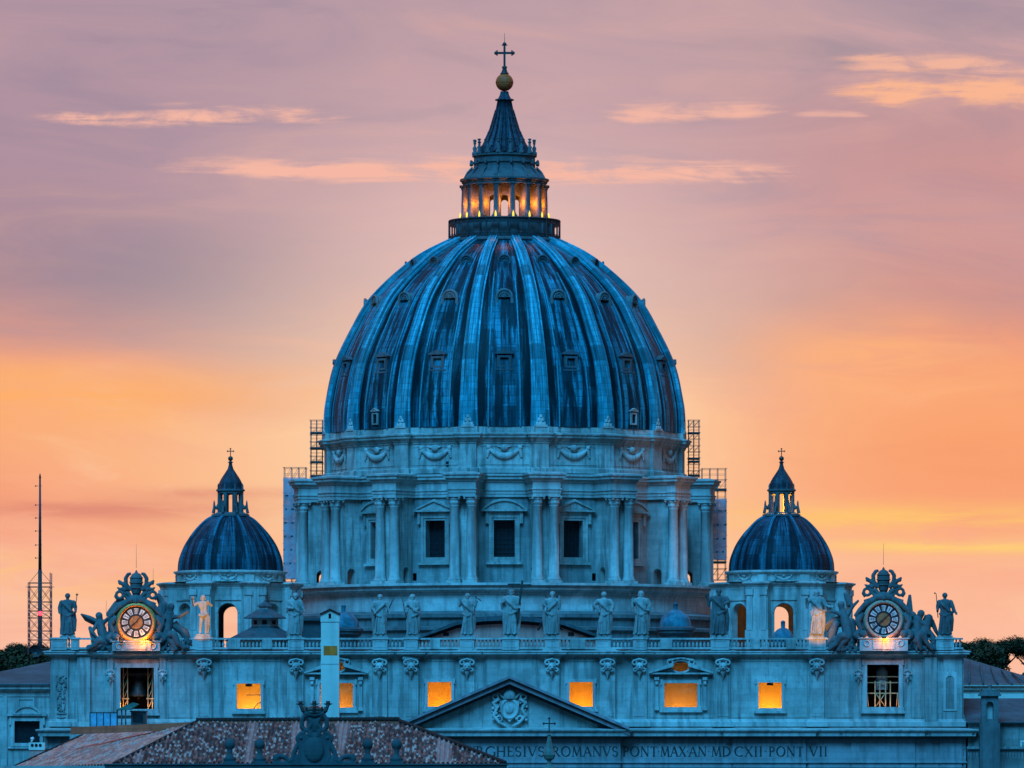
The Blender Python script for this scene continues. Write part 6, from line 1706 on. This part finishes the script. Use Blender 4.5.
def other_side():
    Y = 880.0; x = lambda p: PX(p, Y); z = lambda p: PZ(p, Y)
    root = thing('palace_block', 'low palace block with a wide tiled roof running down from the facade below the pines', 'building', (x(1010), Y, 0))
    b = MB(); b.wall(x(958), x(1120), 0, z(688), Y); b.box(x(958), x(1120), Y + .5, 930, 0, z(689)); b.build('wall', 'stucco_grey', root)
    b = MB(); b.sweep([(x(956), Y), (x(1120), Y)], [(0, z(699)), (.15, z(698.5)), (.15, z(695)), (.05, z(694.5)), (.05, z(691)), (.5, z(689.5)), (.5, z(687)), (.9, z(686)), (.9, z(684.5)), (-.5, z(684))]); b.build('cornice', 'stucco_cream', root)
    b = MB(); b.add([(x(956), Y - 1, z(684.3)), (x(1120), Y - 1, z(684.3)), (PX(1120, 905), 905, PZ(684, 905)), (PX(1024, 905), 905, PZ(675.5, 905)), (PX(962, 905), 905, PZ(657, 905)), (PX(950, 905), 905, PZ(655, 905))], [(0, 1, 2, 3), (0, 3, 4, 5)])
    for i in range(5):
        t = .15 + .17 * i; b.tube((x(956 + 70 * t * 1.2), Y - 1, z(684)), (PX(960 + 62 * t, 905), 905, PZ(657 + 18 * t, 905) - .1), .14, .14, 5)
    b.build('roof', 'roof_tiles_far', root)
    Y = 850.0
    root = thing('roof_terrace_building', 'dark terrace building with a long tiled lean-to beside the facade corner', 'building', (PX(1000, Y), Y, 0))
    x = lambda p: PX(p, Y); z = lambda p: PZ(p, Y)
    b = MB(); b.box(x(968), x(1120), Y, Y + 25, 0, z(723)); b.box(x(967), x(1120), Y - 1.5, Y - .003, 0, z(749)); b.box(x(966), x(1120), Y - 1.9, Y - 1.4, z(749), z(746.5)); b.build('wall', 'travertine_dark', root)
    b = MB(); b.add([(x(966), Y - .6, z(722)), (x(1120), Y - .6, z(722)), (x(1120), Y + 14, z(697)), (x(966), Y + 14, z(697))], [(0, 1, 2, 3)]); b.box(x(966), x(1120), Y - .6, Y + .4, z(723.2), z(722.05)); b.build('roof', 'roof_tiles_far', root)
    b = MB(); b.frame(x(1021), x(1040), z(748), z(742), .2, Y - 1.62, Y - 1.5 + .02); b.build('window', 'stucco_cream', root)
    b = MB()
    for i in range(30): b.box(x(962 + i * 3), x(962 + i * 3) + .06, Y - 2.4, Y - 2.34, z(757), z(749.5))
    b.box(x(962), x(1060), Y - 2.43, Y - 2.33, z(749.6), z(748.9)); b.build('railing', 'iron', root)
    # small aedicule
    Y = 847.0; x = lambda p: PX(p, Y); z = lambda p: PZ(p, Y)
    root = thing('aedicule', 'small dark stone aedicule with an empty niche and three knobs on its top', 'aedicule', (x(990), Y, z(800)))
    b = MB(); b.archwall(x(981.5), x(998.5), z(723), z(696), x(986.5), x(993.5), z(719), z(705), Y, Y + 1.2, 10); b.box(x(980), x(1000), Y - .1, Y + 2, 0, z(723)); b.box(x(982), x(998), Y + .8, Y + 1.5, z(723), z(697)); b.build('niche_block', 'statue_dark', root)
    b = MB(); b.box(x(979), x(1001), Y - .35, Y + 1.6, z(696), z(694)); b.box(x(980.5), x(999.5), Y - .2, Y + 1.5, z(694), z(692.5)); b.prism([(x(981), z(692.5)), (x(999), z(692.5)), (x(994), z(689.5)), (x(986), z(689.5))], Y - .1, Y + 1.4)
    for p, r in ((981, .18), (999, .18), (990, .3)): b.lathe([(r, z(692.4 if r < .2 else 689.6)), (r * .5, z(690.5 if r < .2 else 687)), (r * .95, z(689 if r < .2 else 685.5)), (.02, z(687.5 if r < .2 else 683))], 8, x(p), Y + .6, cap=False)
    b.build('top_mouldings', 'statue_dark', root)
    b = MB(); b.box(x(987), x(993), Y + .72, Y + .79, z(719), z(702)); b.build('niche_back', 'stucco_grey', root)
other_side()

# ================================================================== nearer roofs
def tile_patch(name, mat, P, nu, nv, parent, r=.062, rows=3, seg=6):
    """P(u, v) -> point, u across 0..1, v up 0..1; rows of round clay tiles"""
    b = MB(); v = []; uv = []
    n_u, n_v = nu * seg, nv * rows
    ex = Vector((0, -.35, .94))
    for j in range(n_v + 1):
        fv = j / rows; fr = fv - math.floor(fv)
        for i in range(n_u + 1):
            fu = i / seg; a = (fu % 1.0) * 2 * PI
            h = r * math.cos(a) + .035 * (1 - fr) + .012 * math.sin(math.floor(fu) * 12.9 + math.floor(fv) * 7.7)
            p = Vector(P(i / n_u, j / n_v)) + ex * h
            v.append(tuple(p)); uv.append((fu + .25, fv))
    m = n_u + 1
    b.add(v, [(j * m + i, j * m + i + 1, (j + 1) * m + i + 1, (j + 1) * m + i) for j in range(n_v) for i in range(n_u)], False, uv)
    return b.build(name, mat, parent, recalc=False)
def near_roof():
    Yr, Ye = 318.0, 309.0
    def W(px, py, Y): return Vector((PX(px, Y), Y, PZ(py, Y)))
    A, Bp, Cp, Dp = W(196, 722.5, Yr), W(399, 721.5, Yr), W(505, 763.5, Ye), W(114, 764.5, Ye)
    root = thing('tiled_palazzo', 'palazzo with a broad clay tiled hip roof in front of the church', 'building', (PX(300, Yr), Yr, 0))
    def quad(a, b_, c, d): return lambda u, v: (d.lerp(c, u)).lerp(a.lerp(b_, u), v)
    # front slope is a trapezium: keep the tile rows parallel by clipping a rectangle
    zE, zR = (Dp.z + Cp.z) / 2, (A.z + Bp.z) / 2
    b = MB(); v = []; uv = []; seg, rows = 6, 3; tw = .215; x0, x1 = Dp.x, Cp.x; nu = int((x1 - x0) / tw); nv = 24
    n_u, n_v = nu * seg, nv * rows; keep = []
    def clampx(t): return Dp.x + (A.x - Dp.x) * t, Cp.x + (Bp.x - Cp.x) * t
    rj = random.Random(9); jit = [[rj.uniform(-1, 1) for _ in range(nu + 2)] for _ in range(nv + 2)]
    for j in range(n_v + 1):
        t = j / n_v; fv = j / rows; fr = fv - math.floor(fv); lo, hi = clampx(t)
        for i in range(n_u + 1):
            fu = i / seg; a = (fu % 1.0) * 2 * PI
            h = .062 * math.cos(a) + .04 * (1 - fr) + .014 * jit[int(fv)][int(fu)]
            x = min(max(x0 + (x1 - x0) * i / n_u, lo), hi)
            v.append((x, Ye + (Yr - Ye) * t - .3 * h, zE + (zR - zE) * t + .95 * h)); uv.append((fu + .25, fv))
            keep.append(lo < x < hi)
    m = n_u + 1
    fs = [(j * m + i, j * m + i + 1, (j + 1) * m + i + 1, (j + 1) * m + i) for j in range(n_v) for i in range(n_u)]
    fs = [f for f in fs if any(keep[q] for q in f)]
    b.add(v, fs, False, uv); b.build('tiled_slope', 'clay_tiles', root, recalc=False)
    # side slope turned to the sunset, its pink light put into the tile colour
    Fp, Gp = W(82, 736, Yr + 8), W(8, 770, Yr - 2)
    tile_patch('sunset_slope', 'clay_tiles_sunset', lambda u, v: tuple((Gp.lerp(Dp, u)).lerp(Fp.lerp(A, u), v)), 34, 14, root, .05)
    # ridges
    b = MB()
    def ridge(p, q, n, r=.13):
        for i in range(n):
            a = p.lerp(q, i / n); c = p.lerp(q, (i + 1.12) / n); b.tube(a, c, r * 1.08, r * .86, 8)
    ridge(A + Vector((0, 0, .1)), Bp + Vector((0, 0, .1)), 48, .12); b.build('ridge_tiles', 'clay_ridge', root); b = MB(); ridge(Bp + Vector((0, 0, .05)), Cp + Vector((0, 0, .05)), 34, .10); b.build('hip_tiles', 'clay_ridge', root); b = MB(); ridge(Dp + Vector((0, 0, .03)), A + Vector((0, 0, .03)), 34, .09); b.build('hip_tiles', 'clay_ridge', root); b = MB(); ridge(Gp + Vector((0, 0, .02)), Fp + Vector((0, 0, .02)), 26, .08)
    b.build('verge_tiles', 'clay_ridge', root)
    b = MB(); b.box(A.x, Bp.x, Yr - .16, Yr + .25, zR - .36, zR + .02); b.prism([(Fp.x - .02, Fp.z + .02), (A.x - .002, A.z - .32), (A.x - .002, A.z + .02), (Fp.x - .02, Fp.z + .36)], Yr - .1, Yr + .3)
    b.build('ridge_wall', 'brick_ridge', root)
    b = MB(); b.add([tuple(A + Vector((0, .3, -.1))), tuple(Bp + Vector((0, .3, -.1))), (Cp.x, Yr + 12, Cp.z), (Dp.x, Yr + 12, Cp.z), (Fp.x, Fp.y + .3, Fp.z), (Gp.x, Gp.y + 14, Gp.z)], [(0, 1, 2, 3), (4, 0, 3, 5)]); b.build('rear_slope', 'clay_ridge', root)
    b = MB(); b.box(Gp.x, Cp.x - .3, Ye + .6, Yr + 12, 0, Cp.z - .25); b.box(Gp.x + .2, Cp.x + .15, Ye - .15, Ye + .6, Cp.z - .45, Cp.z - .1); b.build('wall', 'stucco_grey', root)
near_roof()
# parapet in front of the tiled roof, with finials and a crowned shield
def parapet():
    Y = 296.0; s = Y / F; x = lambda p: PX(p, Y); z = lambda p: PZ(p, Y)
    root = thing('parapet_building', 'building front whose stone parapet carries ball finials and a crowned shield', 'building', (x(300), Y, 0))
    b = MB(); b.box(x(113), x(497), Y, Y + 11, 0, z(766)); b.sweep([(x(112), Y + .4), (x(112), Y), (x(500), Y), (x(500), Y + .4)], [(0, z(775)), (.12, z(773)), (.12, z(769)), (.3, z(768)), (.3, z(765.5)), (.36, z(765)), (.36, z(763.8)), (-.1, z(763.5)), (-.4, z(763.5))]); b.build('wall', 'stone_teal', root)
    b = MB()
    for p, h in ((300, 1),):
        pass
    for p in (229.5, 259.5, 367.5, 396.5):
        f = MB(); f.box(x(p) - .28, x(p) + .28, Y - .05, Y + .5, z(764), z(760.5))
        f.lathe([(.25, z(760.5)), (.3, z(759)), (.16, z(756)), (.1, z(752)), (.14, z(750.5)), (.1, z(749.6)), (.19, z(748)), (.24, z(744.5)), (.2, z(741)), (.08, z(739)), (.02, z(737.5))], 16, x(p), Y + .2, cap=False)
        f.build('ball_finial', 'stone_teal', root)
    # crowned shield
    X = x(314.3); y = Y + .1
    P = lambda px, py, q=0.0: (x(px), y + q, z(py))
    c = MB()
    c.prism([(x(300.5), z(736)), (x(299.5), z(748)), (x(302), z(760)), (x(307), z(772)), (x(321.5), z(772)), (x(326.5), z(760)), (x(329), z(748)), (x(328), z(736)), (x(320), z(733.5)), (x(308.5), z(733.5))], y - .06, y + .3)
    c.ball((X, y - .05, z(750)), .55, 16, .82, .35, 1.0)
    for s_ in (-1, 1):
        q = lambda d, py, yy=0.0: (X + s_ * d * s, y + yy, z(py))
        c.torus(q(13.3, 738), .17, .075, n=18, m=7); c.ball(q(13.3, 738, -.05), .09, 8)
        c.path([q(9, 733), q(13, 733), q(17, 738), q(15.5, 744), q(14, 750), q(15, 757), q(12, 764), q(9, 771)], [.08, .1, .1, .09, .08, .1, .09, .08], 8)
        c.path([q(8, 732), q(12.5, 727), q(12.5, 720), q(9.5, 715), q(6, 717)], [.1, .11, .1, .09, .07], 8)
        c.path([q(4, 734), q(6.5, 729), q(3, 724), q(5, 718)], [.1, .09, .09, .07], 8)
        c.path([q(17, 744), q(20, 752), q(22, 760), q(27, 762)], [.09, .11, .12, .1], 8)
        c.path([q(24, 763), q(29, 757), q(35, 756), q(39, 759), q(37, 763)], [.1, .11, .12, .1, .07], 8); c.torus(q(37.5, 758), .14, .06, n=14, m=6)
        c.path([q(21, 752), q(17.5, 762), q(16, 770)], [.08, .12, .12], 8)
        c.tube(q(19, 763), q(42, 763), .1, .08, 8)
    c.ball((X, y + .12, z(724)), .36, 14, 1.0, .5, 1.25)
    c.path([P(304.5, 713), P(314.3, 715), P(324, 713)], [.12, .13, .12], 8); c.path([P(307, 734), P(314.3, 737), P(321.6, 734)], .09, 8)
    carve(c, 'shield', 'stone_teal', root, .03)
    c = MB()
    for i in range(9):
        a = 2 * PI * i / 9; cx, cy = X + .44 * math.sin(a), y + .2 - .3 * math.cos(a)
        c.tube((cx, cy, z(713)), (X + .54 * math.sin(a), y + .2 - .38 * math.cos(a), z(706.5)), .07, .05, 6)
    c.torus((X, y + .2, z(712.5)), .45, .075, 'z', 24, 6, sz=.7); c.torus((X, y + .2, z(709.5)), .47, .05, 'z', 24, 6, sz=.7)
    c.ball((X, y + .2, z(711)), .4, 12, 1, .7, .6)
    for px, w in ((300.5, 1), (314.3, 1), (328, 1)):
        cx = x(px); zb = z(707.5)
        c.path([(X + (cx - X) * .8, y, z(712)), (cx, y, zb + .1)], [.09, .07], 6)
        c.ball((cx, y, zb + .22), .085, 8)
        for a in (-75, -25, 25, 75): t = math.radians(a); c.tube((cx, y, zb + .12), (cx + .2 * math.sin(t), y, zb + .12 + .19 * math.cos(t)), .05, .03, 6)
    carve(c, 'crown', 'bronze_dark', root, .028)
stone('stone_teal', (0.045, 0.07, 0.075), blocks=None, var=.5)
parapet()
# tall slender chimney between roof and church
def chimney():
    Y = 330.0; x = lambda p: PX(p, Y); z = lambda p: PZ(p, Y)
    root = thing('tall_chimney', 'tall pale plastered chimney with a tiny gabled cap and a yellow patch', 'chimney', (x(330), Y, z(735)))
    b = MB(); b.box(x(321.2), x(339.3), Y - .45, Y + .45, 25, z(622)); b.build('shaft', 'stucco_cream', root)
    b = MB(); a, c = x(321.2) - .02, x(339.3) + .02
    b.box(a, x(328.8), Y - .47, Y + .47, z(622), z(613.8)); b.box(x(331.4), c, Y - .47, Y + .47, z(622), z(613.8)); b.box(x(328.8), x(331.4), Y - .44, Y + .44, z(622), z(618.8)); b.prism([(a, z(613.8)), (c, z(613.8)), (x(330.3), z(610.2))], Y - .47, Y + .47)
    b.build('cap', 'stucco_cream', root)
    b = MB(); m = x(330.3)
    for s_ in (-1, 1):
        e = x(320.2) if s_ < 0 else x(340.4)
        b.prism([(m, z(608.8)), (m, z(610.1)), (e, z(614.9)), (e, z(613.6))][::s_], Y - .56, Y + .56)
    b.build('cap_roof', 'clay_ridge', root)
    b = MB(); b.box(x(321.0), x(339.5), Y - .47, Y + .47, z(622.4), z(621.9)); b.build('band', 'stucco_grey', root); b = MB(); b.box(x(321.05), x(339.45), Y - .464, Y + .46, z(664.4), z(663.8)); b.build('band', 'stucco_grey', root)
    b = MB(); b.box(x(323.8), x(337.6), Y - .456, Y - .44, z(655.5), z(646)); b.build('patch', 'yellow_patch', root)
    b = MB(); b.box(x(328.9), x(331.3), Y - .2, Y + .2, z(618.7), z(614)); b.build('flue', 'dark_interior', root)
chimney()
# copper steeple tip with a cross
def steeple():
    Y = 420.0; s = Y / F; x = lambda p: PX(p, Y); z = lambda p: PZ(p, Y); X = x(549.2)
    root = thing('steeple', 'small green copper steeple tip with an iron cross in front of the inscription', 'steeple', (X, Y, 0))
    b = MB(); b.lathe([(2.2, 0), (2.2, z(790)), (1.6, z(786)), (.3, z(768)), (.14, z(764)), (.12, z(761)), (.3, z(758.5)), (.38, z(755)), (.33, z(751.5)), (.24, z(748)), (.15, z(741)), (.08, z(736)), (.13, z(735)), (.05, z(733.5))], 8, X, Y, cap=False, smooth=False)
    b.build('spire', 'bronze_green', root)
    b = cross_mb(X, Y, z(734), z(718), z(723.5), .36, .04, 1.6); b.build('cross', 'iron', root)
steeple()
# roof cabin, glass screens and bits behind the tiled roof
def cabin():
    Y = 480.0; x = lambda p: PX(p, Y); z = lambda p: PZ(p, Y)
    root = thing('roof_cabin', 'small rooftop cabin with a green awning below the bell opening', 'cabin', (x(130), Y, z(740)))
    b = MB(); b.box(x(131), x(146), Y, Y + 1.5, 20, z(712)); b.box(x(129.8), x(146.5), Y - .1, Y + 1.6, z(712), z(710.6)); b.build('body', 'iron', root)
    b = MB(); b.prism([(x(115.5), z(710.5)), (x(131), z(709.5)), (x(139), z(704)), (x(133), z(702.5)), (x(125), z(706))], Y - .6, Y + 1.2); b.build('awning', 'awning_green', root)
    b = MB()
    for p in (117.5, 122, 126): b.tube((x(p), Y - .4, z(740)), (x(p), Y - .4, z(709)), .05, .05, 6)
    b.build('post', 'iron', root)
    b = MB(); b.box(x(133), x(143), Y - .04, Y - .01, z(722), z(714)); b.build('window', 'window_glass', root)
    def screen(label, a, c, t, d, Y, mat='fence_panel', tilt=0):
        x = lambda p: PX(p, Y); z = lambda p: PZ(p, Y)
        r = thing('glass_screen', label, 'screen', (x((a + c) / 2), Y, z(d)), 'pale screens on the roof terraces')
        n = max(2, int((c - a) / 6)); q = MB()
        for i in range(n):
            w = (c - a) / n; q.box(x(a + i * w + .4), x(a + (i + 1) * w - .4), Y, Y + .05, z(d), z(t + tilt * i / n))
        q.build('panel', mat, r); q = MB()
        for i in range(n + 1): q.box(x(a + i * (c - a) / n) - .03, x(a + i * (c - a) / n) + .03, Y - .03, Y + .08, z(d + 12), z(t - 1))
        q.box(x(a), x(c), Y - .04, Y + .09, z(t - .2), z(t - 1)); q.build('rail', 'iron', r)
    screen('pale blue glass screen beside the rooftop cabin, on the tiled ridge', 90, 117, 713, 727, 470)
    r = thing('roof_terrace', 'low terrace roof behind the tiled palazzo carrying the pale screens', 'building', (x(260), 490, 0))
    q = MB(); q.box(PX(196, 486), PX(396, 486), 468, 500, 0, PZ(723.5, 486)); q.box(PX(86, 486), PX(196, 486) - .01, 468, 500, 0, PZ(735, 486)); q.build('wall', 'stucco_grey', r)
cabin()
def pots():
    Y = 340.0; x = lambda p: PX(p, Y); z = lambda p: PZ(p, Y)
    r = thing('chimney_stack', 'short rose chimney stack with a row of three round holes under the palace window', 'chimney', (x(37), Y, z(760)))
    b = MB(); b.box(x(29.5), x(44), Y, Y + .5, 0, z(750)); b.build('shaft', 'stucco_rose', r)
    b = MB(); b.box(x(28.8), x(44.8), Y - .05, Y + .55, z(750), z(742.5)); b.build('cap', 'stucco_cream', r)
    b = MB()
    for p in (32.3, 36.3, 40.3): b.prism([(x(p) + .08 * math.cos(2 * PI * i / 12), z(745.3) + .08 * math.sin(2 * PI * i / 12)) for i in range(12)], Y - .07, Y - .03)
    b.build('flue_hole', 'dark_interior', r)
    b = MB(); b.tube((x(31), Y + .2, z(742)), (x(33), Y + .2, z(737)), .05, .03); b.ball((x(32), Y + .2, z(738.5)), .07, 6, 1.6, 1, 1); b.build('cowl', 'white_paint', r)
pots()
